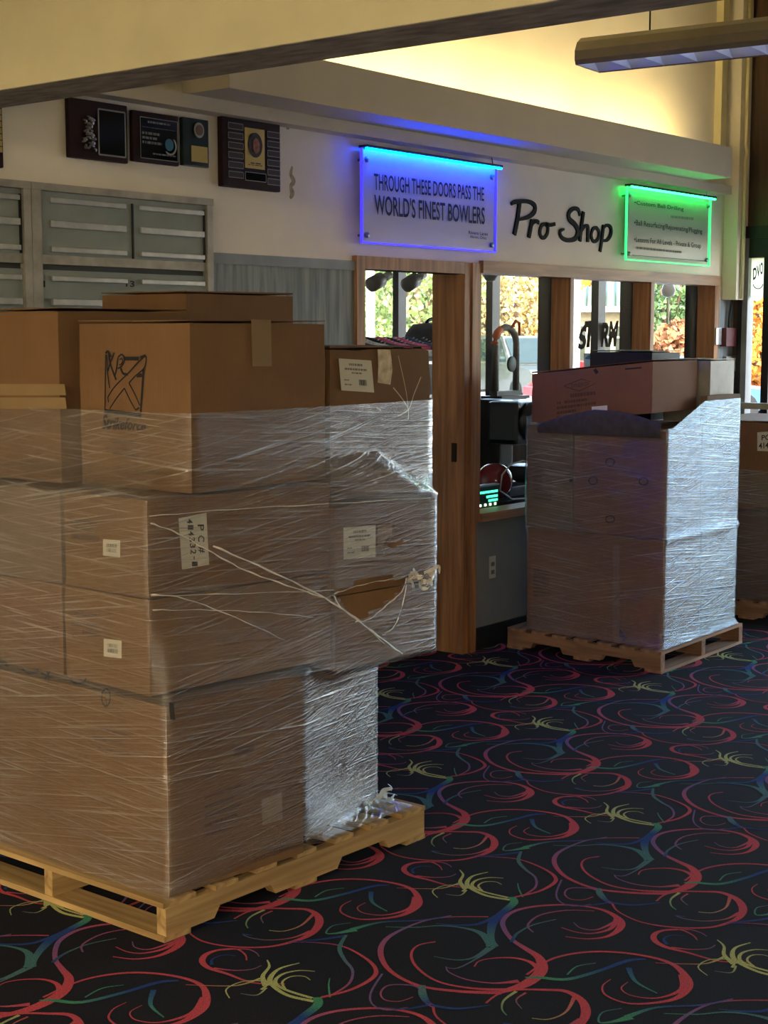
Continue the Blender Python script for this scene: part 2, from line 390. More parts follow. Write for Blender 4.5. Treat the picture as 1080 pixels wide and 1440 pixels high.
# oak casings of door and shop windows
tag(multi('trim_4', [((5.56, YW - .03, 0), (5.62, YB, 2.07)), ((5.62, YW - .03, 2.01), (6.447, YB, 2.07))], OAK), kind='structure')
tag(multi('trim_5', [((6.447, YW - .02, 0), (6.50, YB + .08, 2.07)), ((6.505, YW - .03, 0), (6.556, YB, 2.07)), ((6.556, YW - .018, .70), (6.60, YB, 2.07))], OAK), kind='structure')
tag(box('trim_6', (6.60, YW - .03, 2.02), (9.36, YB, 2.085), OAKX), kind='structure')
tag(box('trim_7', (6.60, YW - .035, .70), (9.36, YB, .745), OAKX), kind='structure')
BLK = mat('dark_stain', (26, 20, 18), .6)
for i, (a, b) in enumerate(((7.484, 7.52), (8.428, 8.47), (9.30, 9.36))):
    tag(box('trim_%d' % (8 + i), (a, YW - .02, .745), (b, YB, 2.02), OAK), kind='structure')
    tag(box('trim_%d' % (11 + i), (a, YB + .001, .745), (b, YB + .09, 2.04), BLK), kind='structure')
tag(box('trim_15', (6.4395, 4.675, 1.03), (6.4465, 4.705, 1.13), mat('strike_plate', (46, 38, 32), .4, .7)), kind='structure')
for i, (a, b) in enumerate(WINS):
    tag(box('window_%d' % (i + 1), (a + .002, 4.70, .746), (b - .002, 4.706, 2.019), GLASS), kind='structure')
# cove soffit along the back wall
multi('trim_20', [((4.42, 4.33, 2.672), (8.88, 4.35, 2.857)), ((4.42, 4.35, 2.672), (8.88, YW, 2.69)), ((4.42, 4.35, 2.69), (4.44, YW, 2.85)), ((8.86, 4.35, 2.69), (8.88, YW, 2.85))], SOFF, kind='structure')
multi('trim_21', [((3.95, 4.56, 2.615), (9.36, YW, 2.671)), ((3.2, 4.60, 2.66), (4.42, YW, 2.84))], SOFF, kind='structure')
tag(box('trim_22', (9.26, 4.60, 2.86), (9.34, YW, 3.9), CREAM), kind='structure')
tag(box('trim_23', (9.44, 4.55, 1.93), (XR - .005, YW, 3.9), PLASTER), kind='structure')
# near beam and ceilings
multi('wall_beam', [((3.0, -6, 2.45), (3.012, YW, 3.9)), ((3.21, -6, 2.45), (3.222, YW, 3.9))], CREAM, kind='structure')
tag(box('trim_24', (2.998, -6, 2.448), (3.224, YW, 2.4505 + .0), STUCCO), kind='structure')
tag(box('ceiling', (-5, -6, 3.0), (3.0, YW, 3.06), CREAM), kind='structure')
tag(box('ceiling_high', (3.222, -6, 3.9), (XR + .1, YB, 3.96), CREAM), kind='structure')
tag(box('ceiling_shop', (3.3, YB, 2.5), (XR + .1, 8.5, 2.56), PLASTER), kind='structure')
tag(box('wall_left', (-5.1, -6, 0), (-5, YW, 3.9), PLASTER), kind='structure')
tag(box('wall_rear', (-5, -6.1, 0), (XR + .1, -6, 3.9), PLASTER), kind='structure')
tag(box('wall_shop', (4.4, 8.5, 0), (XR + .1, 8.6, 2.5), PLASTER), kind='structure')
tag(box('wall_shop_side', (4.4, YB, 0), (4.5, 8.5, 2.5), PLASTER), kind='structure')
# storefront wall X = XR
multi('wall_right', [((XR, -6, 0), (XR + .1, -.22, 3.9)), ((XR, -.22, 2.342), (XR + .1, 4.60, 3.9)), ((XR, 4.60, 2.45), (XR + .1, YB, 3.9)), ((XR, YB, 2.45), (XR + .1, 8.6, 2.6)), ((XR, YB, 0), (XR + .1, 8.6, .95)), ((XR, -.22, 0), (XR + .1, 4.60, .25)), ((XR, 4.60, 0), (XR + .1, YB, 2.45))], BROWNPAN, kind='structure')
tag(box('trim_30', (XR - .034, -.25, 2.34), (XR - .001, 4.566, 2.42), BRONZE), kind='structure')
tag(box('trim_32', (XR - .028, 4.415, 2.21), (XR + .05, 4.524, 2.3395), BRONZE), kind='structure')
tag(box('trim_31', (XR - .03, 4.567, .0), (XR - .001, 4.60, 3.9), BLACK), kind='structure')
mullY = [4.545, 4.388] + [3.45 - .92 * k for k in range(5)]
for i, y in enumerate(mullY):
    tag(box('trim_%d' % (40 + i), (XR - .03, y - (.02 if i < 1 else .026), .25), (XR + .06, y + (.02 if i < 1 else .026), 2.34), MULL if i < 1 else BRONZE), kind='structure')
for i, y in enumerate((8.48, 7.56, 6.65, 5.72, 4.80)):
    tag(box('trim_%d' % (50 + i), (XR - .02, y - .03, .95), (XR + .08, y + .03, 2.45), BRONZE), kind='structure')
yy = [8.48, 7.56, 6.65, 5.72, 4.80]
for i in range(4): tag(box('window_%d' % (10 + i), (XR + .04, yy[i + 1] + .031, .951), (XR + .046, yy[i] - .031, 2.449), GLASS), kind='structure')
for i in range(len(mullY) - 1): tag(box('window_%d' % (20 + i), (XR + .02, mullY[i + 1] + .026, .251), (XR + .026, mullY[i] - .026, 2.339), GLASS), kind='structure')
tag(box('trim_60', (XR - .12, 3.5, 1.20), (XR - .035, 4.54, 1.24), mat('ledge_paint', (150, 140, 120), .6)), kind='structure')

# chipped plaster scars on the wall beside the last plaque
for k, (pp) in enumerate(([(411, 234), (409, 245), (413, 255), (409, 262), (411, 272), (408, 279)], [(404, 172), (405, 182)])):
    P = [onax(x, y, 1, YW - .0012) for x, y in pp]
    r_ = ribbons('plaster_scar', [(P, [.012, .02, .026, .02, .03, .012][:len(P)])], (0, -1, 0), mat('bare_plaster', (176, 158, 126), .9, noise=.2, scale=40), bpy.data.objects['wall_back'])

# ------------------------------------------------------------------ carpet swirls
RED = (176, 70, 82); PUR = (108, 84, 132); BLU = (36, 62, 122); GRN = (66, 132, 100); TEA = (66, 108, 110); YEL = (166, 170, 112); GRY = (92, 104, 114)
def c7(l): return [onfloor(760 + u / 3.375, 1060 + v / 3.375) for u, v in l]
ST = [
 ([(600,665),(430,660),(260,640),(130,590),(70,530),(75,480),(140,440),(230,410),(330,400),(470,400)], [26,20,16,18,22,20,14,10,8,10], [RED,RED,PUR,RED]),
 ([(640,655),(480,650),(330,625),(230,575),(195,530),(215,500),(280,488)], [24,14,11,11,10,8,9], [RED,RED]),
 ([(600,662),(690,635),(740,590),(720,545),(650,510),(590,480),(545,440),(535,410),(570,380),(660,362),(800,358),(930,375),(1010,410),(1020,440),(980,468),(900,478),(805,470)], [24,44,46,34,24,19,20,20,18,16,14,18,30,30,16,9,6], [RED,RED,PUR,RED,RED,RED]),
 ([(1000,400),(985,440),(920,458),(850,455),(780,438)], [26,18,10,7,6], [RED,RED]),
 ([(1010,410),(930,445),(860,440),(825,420)], [20,9,6,4], [RED,PUR]),
 ([(740,590),(690,560),(620,545),(540,545),(480,555),(465,575)], [30,18,12,8,6,6], [RED,RED]),
 ([(660,625),(560,632),(450,620),(370,595),(350,575)], [26,10,8,6,5], [RED,PUR]),
 ([(340,710),(370,750),(480,800),(640,825),(800,825),(900,800),(950,770),(960,730),(930,690),(860,660),(770,655),(660,655),(590,670),(550,700)], [10,8,9,11,13,18,28,34,30,22,16,12,9,8], [RED,RED,RED,RED]),
 ([(945,755),(880,785),(780,795),(690,785),(640,770)], [20,9,7,6,5], [RED,TEA]),
 ([(900,680),(880,730),(820,755),(750,752)], [16,9,6,5], [RED,YEL]),
 ([(660,660),(620,690),(620,720),(645,742)], [14,9,6,5], [YEL,GRN]),
 ([(700,665),(668,690),(700,720)], [10,6,4], [RED,GRY]),
 ([(1000,990),(850,985),(700,945),(600,920),(545,890),(540,860),(580,840),(660,835),(720,860),(745,885)], [6,10,14,20,24,22,14,10,7,5], [RED,RED,RED,RED]),
 ([(580,840),(700,835),(760,850),(790,868)], [10,8,6,4], [RED,PUR]),
 ([(600,905),(585,880),(620,862),(680,865)], [14,8,6,4], [BLU,BLU]),
 ([(620,920),(720,930),(800,925),(830,908)], [12,8,6,5], [RED,PUR]),
 ([(220,60),(300,25),(420,10),(560,15),(680,35),(735,70),(730,95),(680,115),(560,122),(480,105),(465,85),(490,70)], [10,12,14,15,20,32,30,18,11,8,6,4], [RED,RED,RED,RED]),
 ([(715,60),(715,92),(640,110),(560,105),(525,90),(545,76)], [22,18,9,6,5,4], [RED,RED]),
 ([(215,66),(260,66),(350,70),(450,52),(540,30),(600,26)], [6,20,20,18,20,10], [GRN,GRN,BLU,BLU]),
 ([(545,45),(570,75),(640,100)], [22,14,5], [BLU,GRN]),
 ([(350,60),(380,42),(440,35)], [7,6,4], [GRN,GRN]),
 ([(540,340),(440,325),(370,300),(345,280),(360,255),(420,240)], [18,16,18,20,12,6], [YEL,YEL]),
 ([(530,332),(420,310),(370,290),(380,270),(430,260),(490,262)], [14,13,15,12,8,5], [YEL,YEL]),
 ([(420,310),(395,290),(415,276),(460,275),(490,285)], [10,9,7,5,4], [YEL,YEL]),
 ([(345,300),(315,275),(320,250),(300,232)], [26,16,10,5], [YEL,YEL]),
 ([(320,278),(250,298),(170,300),(60,297)], [14,8,6,4], [YEL,RED]),
 ([(335,310),(345,290),(260,288),(212,308),(240,332)], [11,7,6,6,4], [YEL,YEL]),
 ([(350,305),(330,324),(270,320)], [9,6,4], [YEL,GRY]),
 ([(590,330),(565,300),(555,280)], [7,6,4], [GRN,GRN]),
 ([(545,330),(560,350),(530,380),(495,420),(500,470),(515,505)], [30,34,34,38,28,46], [GRN,GRN,BLU,BLU,TEA,TEA]),
 ([(525,385),(440,425),(340,430),(260,424)], [26,18,14,5], [BLU,BLU]),
 ([(520,505),(460,460),(380,440),(280,432),(180,438),(60,436)], [46,28,14,10,7,4], [TEA,TEA,TEA,GRN]),
 ([(510,510),(450,545),(380,552),(290,540)], [30,12,8,4], [TEA,TEA]),
 ([(525,505),(470,545),(400,580),(350,578)], [18,9,7,4], [TEA,PUR]),
 ([(560,330),(650,310),(705,280),(700,255),(640,225),(540,195),(430,185),(340,185)], [14,14,18,16,12,10,8,5], [RED,RED,RED,BLU]),
 ([(590,325),(632,295),(622,260),(575,232),(535,200),(535,165)], [8,10,11,14,17,12], [RED,PUR,TEA,TEA]),
 ([(560,150),(500,160),(460,160),(470,140),(530,132)], [36,14,8,6,4], [GRN,TEA]),
 ([(530,168),(440,178),(350,182)], [18,14,4], [BLU,BLU]),
 ([(545,150),(640,130),(780,125),(880,112)], [26,12,12,8], [GRN,BLU,PUR]),
 ([(100,600),(75,665),(95,705),(160,725),(240,715)], [8,8,7,6,4], [PUR,PUR]),
 ([(280,655),(230,640),(140,640),(115,665),(140,690),(200,695),(250,680)], [12,9,8,7,6,5,4], [PUR,RED]),
 ([(275,640),(285,670),(315,700),(345,712)], [22,30,22,22], [GRY,TEA,BLU,RED]),
 ([(330,708),(440,720),(570,708)], [16,14,5], [BLU,BLU]),
 ([(320,708),(220,722),(110,714)], [12,9,4], [BLU,BLU]),
 ([(590,490),(605,460),(660,430),(750,410)], [16,12,8,6], [BLU,TEA,GRY]),
 ([(670,456),(640,430),(680,395),(780,378),(900,380)], [7,9,9,8,4], [PUR,RED]),
 ([(640,770),(690,775)], [14,5], [BLU,BLU]),
]
TP = 0.897; V = []; Fc = []; Cc = []; nb = 0
for si, (pts, wd, cs) in enumerate(ST):
    P = np.array(c7(pts)); wv = np.array(wd) * .00074
    v, f = ribbon_geo(P, (0, 0, 1), wv, 0, True, 5); k = len(v) // 2
    v[:, 2] = .0006 + si * 1.6e-5
    cs = [np.array(srgb(c)) for c in cs]
    cc = []
    for i in range(k):
        t = i / (k - 1) * (len(cs) - 1); a = min(int(t), len(cs) - 2); fr = t - a; cc.append(cs[a] * (1 - fr) + cs[a + 1] * fr)
    V.append(v); Fc += [tuple(nb + j for j in q) for q in f]; Cc += cc + cc; nb += len(v)
V = np.vstack(V); Cc = np.array(Cc); AV = []; AF = []; AC = []; nb = 0
for i in range(-3, 7):
    for j in range(-4, 4):
        v = V + np.array([i * TP, j * TP, 0])
        if v[:, 1].max() > 4.6 and v[:, 1].min() < 4.62: pass
        if v[:, 1].max() > 8.4 or v[:, 0].max() > XR - .05 or v[:, 0].max() < 1.3 or v[:, 1].max() < -.2: continue
        if v[:, 1].min() > YB: continue
        AV.append(v); AF += [tuple(nb + q for q in f) for f in Fc]; AC.append(Cc); nb += len(v)
sw = mesh('swirl_pattern', np.vstack(AV), AF, mat('carpet_swirl', (128, 128, 128), .95, noise=.22, scale=240, spec=.1, attr='tint'), FLOOR, cols=np.vstack(AC))
tag(sw, 'red, blue, green and yellow swirls woven into the carpet', kind='stuff')

# ------------------------------------------------------------------ lights in the place
def ceiling_lamp(x, y, z, power, col, label):
    t = thing('ceiling_light', label, 'light', (x, y, z - .06), 'troffers over the entrance room')
    box('housing', (x - .3, y - .6, z - .05), (x + .3, y + .6, z - .001), mat('lamp_white', (225, 225, 220), .5), t)
    box('diffuser', (x - .27, y - .57, z - .056), (x + .27, y + .57, z - .0505), emis('lamp_glow', col, power), t)
for x, y in ((-3.2, -1.0), (-3.2, 2.4), (-3.2, -4.0)):
    ceiling_lamp(x, y, 3.0, 50.0, (255, 240, 208), 'flush white ceiling troffer in the entrance room behind the beam')
cv = thing('cove_light', 'row of warm fluorescent tubes hidden in the soffit above the signs', 'light', (6.9, 4.45, 2.70))
for k in range(4): tube('tube', [(4.55 + k * 1.05, 4.42, 2.80), (5.52 + k * 1.05, 4.42, 2.80)], .016, emis('cove_glow', (255, 234, 170), 14.0), cv)
for k in range(4): box('tube_base', (4.52 + k * 1.05, 4.39, 2.69), (5.55 + k * 1.05, 4.45, 2.78), SOFF, cv)
# pendant louvre fixture
def lights():
    e0 = np.array([6.10, 3.70]); dr = np.array([.10, -.995]); dr /= np.linalg.norm(dr); sd = np.array([-dr[1], dr[0]])
    L = 2.4; zb = 2.90; w = .125
    t = thing('pendant_light', 'long grey rounded louvre light hanging behind the beam', 'light', (*(e0 + dr * L / 2), zb))
    prof = [(-w, 0), (-w - .012, .02), (-w - .012, .06), (-w + .01, .10), (-w + .05, .125), (0, .132), (w - .05, .125), (w - .01, .10), (w + .012, .06), (w + .012, .02), (w, 0), (w - .008, .004), (w - .02, .10), (-w + .02, .10), (-w + .008, .004)]
    V = []; Fc = []; n = len(prof)
    for s in (0, L):
        for (a, h) in prof: p = e0 + dr * s + sd * a; V.append((p[0], p[1], zb + h))
    for i in range(n): j = (i + 1) % n; Fc.append((i, j, n + j, n + i))
    mesh('housing', V, Fc, mat('fixture_grey', (128, 120, 108), .5, .1), t)
    for s, nm in ((0, 'end_cap'), (L, 'end_cap')):
        V = [(*(e0 + dr * s + sd * a), zb + h) for a, h in prof[:11]]; mesh(nm, V, [tuple(range(11))], mat('fixture_grey', (0, 0, 0)), t)
    al = mat('louvre', (232, 236, 246), .4, .0, noise=.02)
    k = int(L / .16)
    for i in range(k + 1):
        s = i * L / k; a = e0 + dr * s - sd * (w - .01); b = e0 + dr * s + sd * (w - .01)
        o = slab('louvre_blade', [(*a, zb + .003), (*b, zb + .003), (*b, zb + .05), (*a, zb + .05)], np.array([dr[0], dr[1], 0]), .003, al, t)
    for sg in (-1, 1):
        a = e0 + sd * sg * (w - .012); b = e0 + dr * L + sd * sg * (w - .012); c_ = e0 + dr * L + sd * sg * .03; d_ = e0 + sd * sg * .03
        quad('reflector', [(*a, zb + .004), (*b, zb + .004), (*c_, zb + .062), (*d_, zb + .062)], al, t)
    for sg in (-1, 1): tube('added_glow_tube', [(*(e0 + dr * .05 + sd * sg * .05), zb + .075), (*(e0 + dr * (L - .05) + sd * sg * .05), zb + .075)], .013, emis('added_louvre_glow', (206, 218, 255), 1.6), t)  # faint glowing tubes added to lift the louvre to a bluish brightness
    for s in (.3, 2.1):
        p = e0 + dr * s; tube('hanger', [(*p, zb + .13), (*p, 3.9)], .004, BLACK, t)
lights()

# ================================================================== SIGNS ON THE BACK WALL
def on_y(Y, pts): return [onax(x, y, 1, Y) for x, y in pts]
NY = np.array([0, -1.0, 0])
def lerp_quad(c, u0, v0, u1, v1): return [bil(c, u0, v0), bil(c, u1, v0), bil(c, u1, v1), bil(c, u0, v1)]
def edge_lit_sign(label, px, glow, bar, panelm, strength, edge_s, inset):
    c = on_y(4.60, px); x0 = (c[0][0] + c[3][0]) / 2; x1 = (c[1][0] + c[2][0]) / 2; z1 = (c[0][2] + c[1][2]) / 2; z0 = (c[2][2] + c[3][2]) / 2
    t = thing('lit_sign', label, 'sign', ((x0 + x1) / 2, 4.6, z0))
    box('back_panel', (x0 + inset, 4.600, z0 + inset), (x1 - inset, 4.606, z1 - inset), panelm, t)
    e = .008
    g = emis(glow[0], glow[1], edge_s)
    for nm, lo, hi in (('glowing_edge', (x0, 4.592, z0), (x0 + e, 4.606, z1)), ('glowing_edge', (x1 - e, 4.592, z0), (x1, 4.606, z1)), ('glowing_edge', (x0 + e, 4.592, z0), (x1 - e, 4.606, z0 + e))):
        box(nm, lo, hi, g, t)
    box('light_bar', (x0, 4.562, z1 - .010), (x1, 4.572, z1), emis(bar[0], bar[1], strength), t)
    box('bar_cover', (x0 - .004, 4.558, z1 + .0005), (x1 + .004, 4.61, z1 + .012), BLACK, t)
    for ax in (x0 + .04, x1 - .04):
        for az in (z0 + .04, z1 - .05):
            lathe('standoff', [(.012, 4.5885), (.014, 4.592), (.014, 4.599)], (ax, 0, az), mat('steel', (150, 152, 158), .3, .8), t, 12, 'y')
            lathe('standoff_post', [(.006, 4.6065), (.006, 4.6495)], (ax, 0, az), mat('steel', (0, 0, 0)), t, 10, 'y')
    k = on_y(4.60, [(px[1][0] - 6, px[1][1])])[0]
    tube('power_cord', [(k[0], 4.59, z1 + .012), (k[0] - .005, 4.595, z1 + .05), (k[0] + .02, 4.6, 2.625)], .003, BLACK, t, 6)
    return t, [np.array((x0, 4.598, z1)), np.array((x1, 4.598, z1)), np.array((x1, 4.598, z0)), np.array((x0, 4.598, z0))]
bs, bc = edge_lit_sign('blue-lit acrylic sign with black lettering about the finest bowlers', [(507, 208), (697, 236), (697, 355), (508, 343)], ('blue_edge', (60, 50, 255)), ('blue_led', (0, 60, 255)),
                       mat('frosted_white', (176, 174, 182), .35, noise=.01), 46.0, .5, .004)
L1 = on_y(4.597, [(525.7, 243.5), (680.8, 263.5), (680.8, 283), (526.2, 267)]); L2 = on_y(4.597, [(526.2, 272.6), (681.8, 291), (681.8, 315.8), (527.2, 302)])
text('lettering', 'THROUGH THESE DOORS PASS THE', L1, INK, bs, .012); text('lettering', "WORLD'S FINEST BOWLERS", L2, INK, bs, .014)
text('lettering', 'Riviera Lanes', on_y(4.597, [(659, 324.5), (686, 327), (686, 331.5), (659, 329)]), INK, bs, .01); text('lettering', 'Akron, Ohio', on_y(4.597, [(661, 330.5), (684, 333), (684, 337.5), (661, 335)]), INK, bs, .01)
gs, gc = edge_lit_sign('green-lit acrylic sign listing ball drilling and lesson services', [(880, 262), (998, 279), (998, 374), (880, 367)], ('green_edge', (60, 235, 130)), ('green_led', (20, 255, 90)),
                       mat('frosted_grey', (150, 148, 138), .35, noise=.01), 12.0, .45, .028)
def g7(l): return on_y(4.597, [(860 + u / 7.2, 240 + v / 7.2) for u, v in l])
text('lettering', '\u2022Custom Ball Drilling', g7([(230, 300), (730, 368), (730, 420), (230, 352)]), INK, gs, .01)['kind'] = 'stuff'
text('lettering', '\u2022Ball Resurfacing/Rejuvenating/Plugging', g7([(230, 495), (918, 590), (918, 652), (230, 568)]), INK, gs, .01)['kind'] = 'stuff'
text('lettering', '\u2022Lessons For All Levels - Private & Group', g7([(230, 668), (905, 735), (905, 800), (230, 735)]), INK, gs, .01)['kind'] = 'stuff'
bars('fine_print', [(.1, .9, 0, 1)], g7([(255, 765), (710, 812), (710, 838), (255, 795)]), GREYINK, gs)
bars('fine_print', [(.1, .9, 0, 1)], g7([(600, 450), (830, 470), (830, 505), (600, 480)]), GREYINK, gs)
ribbons('rule', [(g7([(210, 855), (955, 915)]), .004)], NY, INK, gs, smooth=False)
# Pro Shop raised script
def pc(l): return on_y(YW, [(480 + u / 1.8, 180 + v / 1.8) for u, v in l])
ps = thing('wall_lettering', 'dark raised script letters reading Pro Shop on the plaster', 'lettering', tuple(pc([(550, 300)])[0]))
LM = mat('letter_black', (12, 12, 11), .7, spec=.2)
def glyph(*strokes):
    ribbons('letter', [(pc(p), w) for p, w in strokes], NY, LM, ps, thick=.009)
glyph(([(449, 189), (444, 230), (436, 270)], .03), ([(428, 193), (440, 187), (470, 186), (487, 196), (486, 213), (470, 226), (446, 232)], [.014, .024, .022, .026, .028, .022, .016]))
glyph(([(481, 232), (477, 255), (473, 277)], .026), ([(477, 252), (484, 240), (492, 236), (498, 240)], [.014, .018, .022, .02]))
glyph(([(516, 243), (506, 246), (501, 260), (503, 274), (511, 278), (519, 268), (521, 252), (516, 243), (526, 246), (539, 243)], .02))
glyph(([(602, 222), (598, 207), (586, 204), (575, 214), (575, 230), (590, 245), (597, 262), (590, 280), (570, 284), (555, 276), (552, 262), (562, 256)], [.016, .022, .024, .026, .03, .03, .032, .028, .024, .022, .018, .012]))
glyph(([(611, 212), (606, 250), (602, 287)], .026), ([(606, 262), (614, 249), (622, 250), (622, 270), (622, 289)], [.014, .018, .024, .024, .024]))
glyph(([(643, 252), (635, 256), (631, 270), (634, 284), (641, 287), (649, 278), (650, 262), (643, 252)], .02))
glyph(([(662, 246), (658, 280), (653, 313)], .024), ([(661, 254), (670, 246), (680, 252), (680, 270), (670, 284), (658, 284)], [.014, .018, .022, .024, .02, .014]))

# ================================================================== LOCKERS AND PLAQUES
YL = 4.62
def locker_bank(x0, x1, cols, label, nums):
    t = thing('locker_bank', label, 'lockers', ((x0 + x1) / 2, YL, 0), 'banks of bowling lockers')
    box('back_panel', (x0 + .002, YL, 0), (x1 - .002, YW - .001, 2.255), mat('locker_back_grey', (60, 64, 64), .7), t)  # back panel is a darker grey than the doors
    box('side_frame', (x0, YL - .03, 0), (x0 + .045, YL, 2.235), ALUF, t); box('side_frame', (x1 - .034, YL - .03, 0), (x1, YL, 2.235), ALUF, t)
    box('top_frame', (x0, YL - .034, 2.235), (x1, YW - .001, 2.262), ALUF, t)
    zt = 2.235; k = 0
    while zt > .3:
        for a, b in cols:
            d = box('locker_door', (a, YL - .015, zt - .236), (b, YL - .001, zt - .001), LOCK, t)
            for (h0, h1) in ((-.043, -.024), (-.134, -.109), (-.226, -.206)):
                box('handle_strip', (a + (.045 if a < x0 + .1 else .03), YL - .028, zt + h0), (b - (.046 if a < x0 + .1 else .012), YL - .0155, zt + h1), ALU, d, bevel=.003)
            if k < 1: box('hinge_post', (b - .011, YL - .022, zt - .236), (b - .004, YL - .0155, zt - .02), BLACK, d)
        box('rail', (x0 + .046, YL - .02, zt - .272), (x1 - .036, YL - .001, zt - .237), ALUF, t)
        zt -= .292; k += 1
        if k >= 4: break
    box('lower_doors', (x0 + .046, YL - .014, .02), (x1 - .036, YL - .001, zt - .001), LOCK, t)
    for s, px, py in nums:
        c = on_y(YL - .0165, [(px - 3 * len(s), py - 5), (px + 3 * len(s), py - 4), (px + 3 * len(s), py + 5), (px - 3 * len(s), py + 4)]); text('number', s, c, INK, t, .02)
locker_bank(3.634, 4.580, [(3.68, 4.148), (4.148, 4.544)], 'grey metal locker bank numbered 1 and 13 beside the blue-grey panel', [('1', 60.5, 399), ('13', 183, 399)])
locker_bank(2.70, 3.632, [(2.746, 3.20), (3.20, 3.596)], 'grey metal locker bank under the gold-strip plaque', [])

def plaque(label, px, thick=.022, m=PLAQ):
    c = on_y(YW - .003 - thick, px); x0 = (c[0][0] + c[3][0]) / 2; x1 = (c[1][0] + c[2][0]) / 2; z1 = (c[0][2] + c[1][2]) / 2; z0 = (c[2][2] + c[3][2]) / 2
    t = thing('plaque', label, 'plaque', ((x0 + x1) / 2, YW - .01, z0))
    box('board', (x0, YW - .002 - thick, z0), (x1, YW - .002, z1), m, t, bevel=.005)
    Y = YW - .002 - thick - .001
    return t, [np.array((x0, Y, z1)), np.array((x1, Y, z1)), np.array((x1, Y, z0)), np.array((x0, Y, z0))]
def frame_line(parent, c, u0, v0, u1, v1, w=.003, m=SILV, lift=.0012):
    q = [p + NY * lift for p in lerp_quad(c, u0, v0, u1, v1)]; ribbons('border_line', [([q[i], q[(i + 1) % 4]], w) for i in range(4)], NY, m, parent, smooth=False)
def plate(name, parent, c, u0, v0, u1, v1, m, t=.003):
    return slab(name, lerp_quad(c, u0, v0, u1, v1)[::-1], NY, t, m, parent)
def disc(name, parent, c, u, v, ru, rv, m, lift=.004):
    P = [bil(c, u + ru * math.cos(a), v + rv * math.sin(a)) + NY * lift for a in np.linspace(0, 2 * math.pi, 28, endpoint=False)]
    V = P + [p + NY * .003 for p in P]; n = 28
    return mesh(name, V, [tuple(range(n)), tuple(range(n, 2 * n))[::-1]] + [(i, (i + 1) % n, n + (i + 1) % n, n + i) for i in range(n)], m, parent)
p1, c1 = plaque('wide dark plaque with a silver figure and blank silver-edged panel', [(97, 137), (180, 148), (180, 230), (97, 221)])
plate('panel', p1, c1, .48, .13, .94, .90, SMOKE); frame_line(p1, c1, .48, .13, .94, .90, .006, SILV, .0045)
fig = []
for k in range(34):
    a = .33 + rnd.gauss(0, .045); b = .3 + .55 * k / 34; q = rnd.uniform(0, 6.28); du, dv = .045 * math.cos(q), .03 * math.sin(q)
    fig.append(([bil(c1, a - du, b - dv) + NY * .004, bil(c1, a, b) + NY * .009, bil(c1, a + du, b + dv) + NY * .004], [.003, rnd.uniform(.006, .014), .003]))
ribbons('silver_figure', fig, NY, mat('bright_silver', (150, 146, 140), .3, .9), p1, thick=.003)
p2, c2 = plaque('square dark plaque with engraved lines and a blue crescent emblem', [(187, 154), (252, 164), (252, 234), (187, 226)])
plate('engraved_plate', p2, c2, .14, .12, .95, .92, SMOKE); frame_line(p2, c2, .14, .12, .95, .92, .003, SILV, .0045)
c2b = [p + NY * .0048 for p in c2]
bars('engraving', [(.18, .22, .3, .8), (.30, .315, .18, .9), (.40, .45, .18, .55), (.49, .54, .18, .52), (.58, .63, .18, .6), (.80, .83, .4, .9)], c2b, mat('engraved_grey', (112, 112, 104), .5), p2)
ribbons('crescent', [([bil(c2b, .78 + .13 * math.cos(a), .62 + .17 * math.sin(a)) for a in np.linspace(-1, 2.4, 12)], [.002] + [.008] * 10 + [.002])], NY, SILV, p2)
disc('emblem', p2, c2, .76, .6, .09, .12, mat('emblem_blue', (60, 120, 150), .3))
p3, c3 = plaque('narrow dark green plaque with silver medallion and gold plate', [(256, 164), (293, 169), (295, 236), (259, 233)], m=PLAQG)
disc('medallion', p3, c3, .58, .24, .19, .16, SILV); disc('medallion_face', p3, c3, .58, .24, .13, .11, mat('photo_tan', (120, 92, 70), .5), .0075)
plate('name_plate', p3, c3, .3, .57, .92, .9, GOLD)
p4, c4 = plaque('tall maroon plaque with gold portrait plate and rows of small name plates', [(312, 163), (393, 174), (396, 271), (314, 261)], .03)
plate('portrait_plate', p4, c4, .37, .12, .71, .70, GOLD)
disc('portrait_oval', p4, c4, .54, .36, .12, .18, mat('portrait_dark', (36, 20, 18), .5)); disc('portrait_photo', p4, c4, .545, .37, .06, .11, mat('photo_skin', (150, 92, 66), .6, noise=.3, scale=60), .0075)
bars('engraving', [(.615, .63, .46, .64), (.645, .655, .42, .66)], [p + NY * .0045 for p in c4], INK, p4)
for k in range(6):
    for (u0, u1, dv) in ((.09, .34, 0), (.76, .98, .045)):
        v0 = .085 + dv + .138 * k
        plate('name_plate', p4, c4, u0, v0, u1, v0 + .085, mat('plate_maroon', (40, 18, 20), .4), .002); frame_line(p4, c4, u0, v0, u1, v0 + .085, .0035, mat('dull_silver', (140, 130, 120), .5, .2), .0032)
plate('title_plate', p4, c4, .37, .76, .73, .88, SMOKE, .002); frame_line(p4, c4, .37, .76, .73, .88, .0025, SILV, .0032)
p5, c5 = plaque('dark plaque with a column of gold strips above the lockers', [(-70, 138), (4, 146), (5, 237), (-68, 228)])
for k in range(7): plate('name_plate', p5, c5, .62, .07 + .1 * k, .97, .155 + .1 * k, GOLD, .002)
plate('portrait_plate', p5, c5, .08, .1, .55, .8, GOLD, .002)

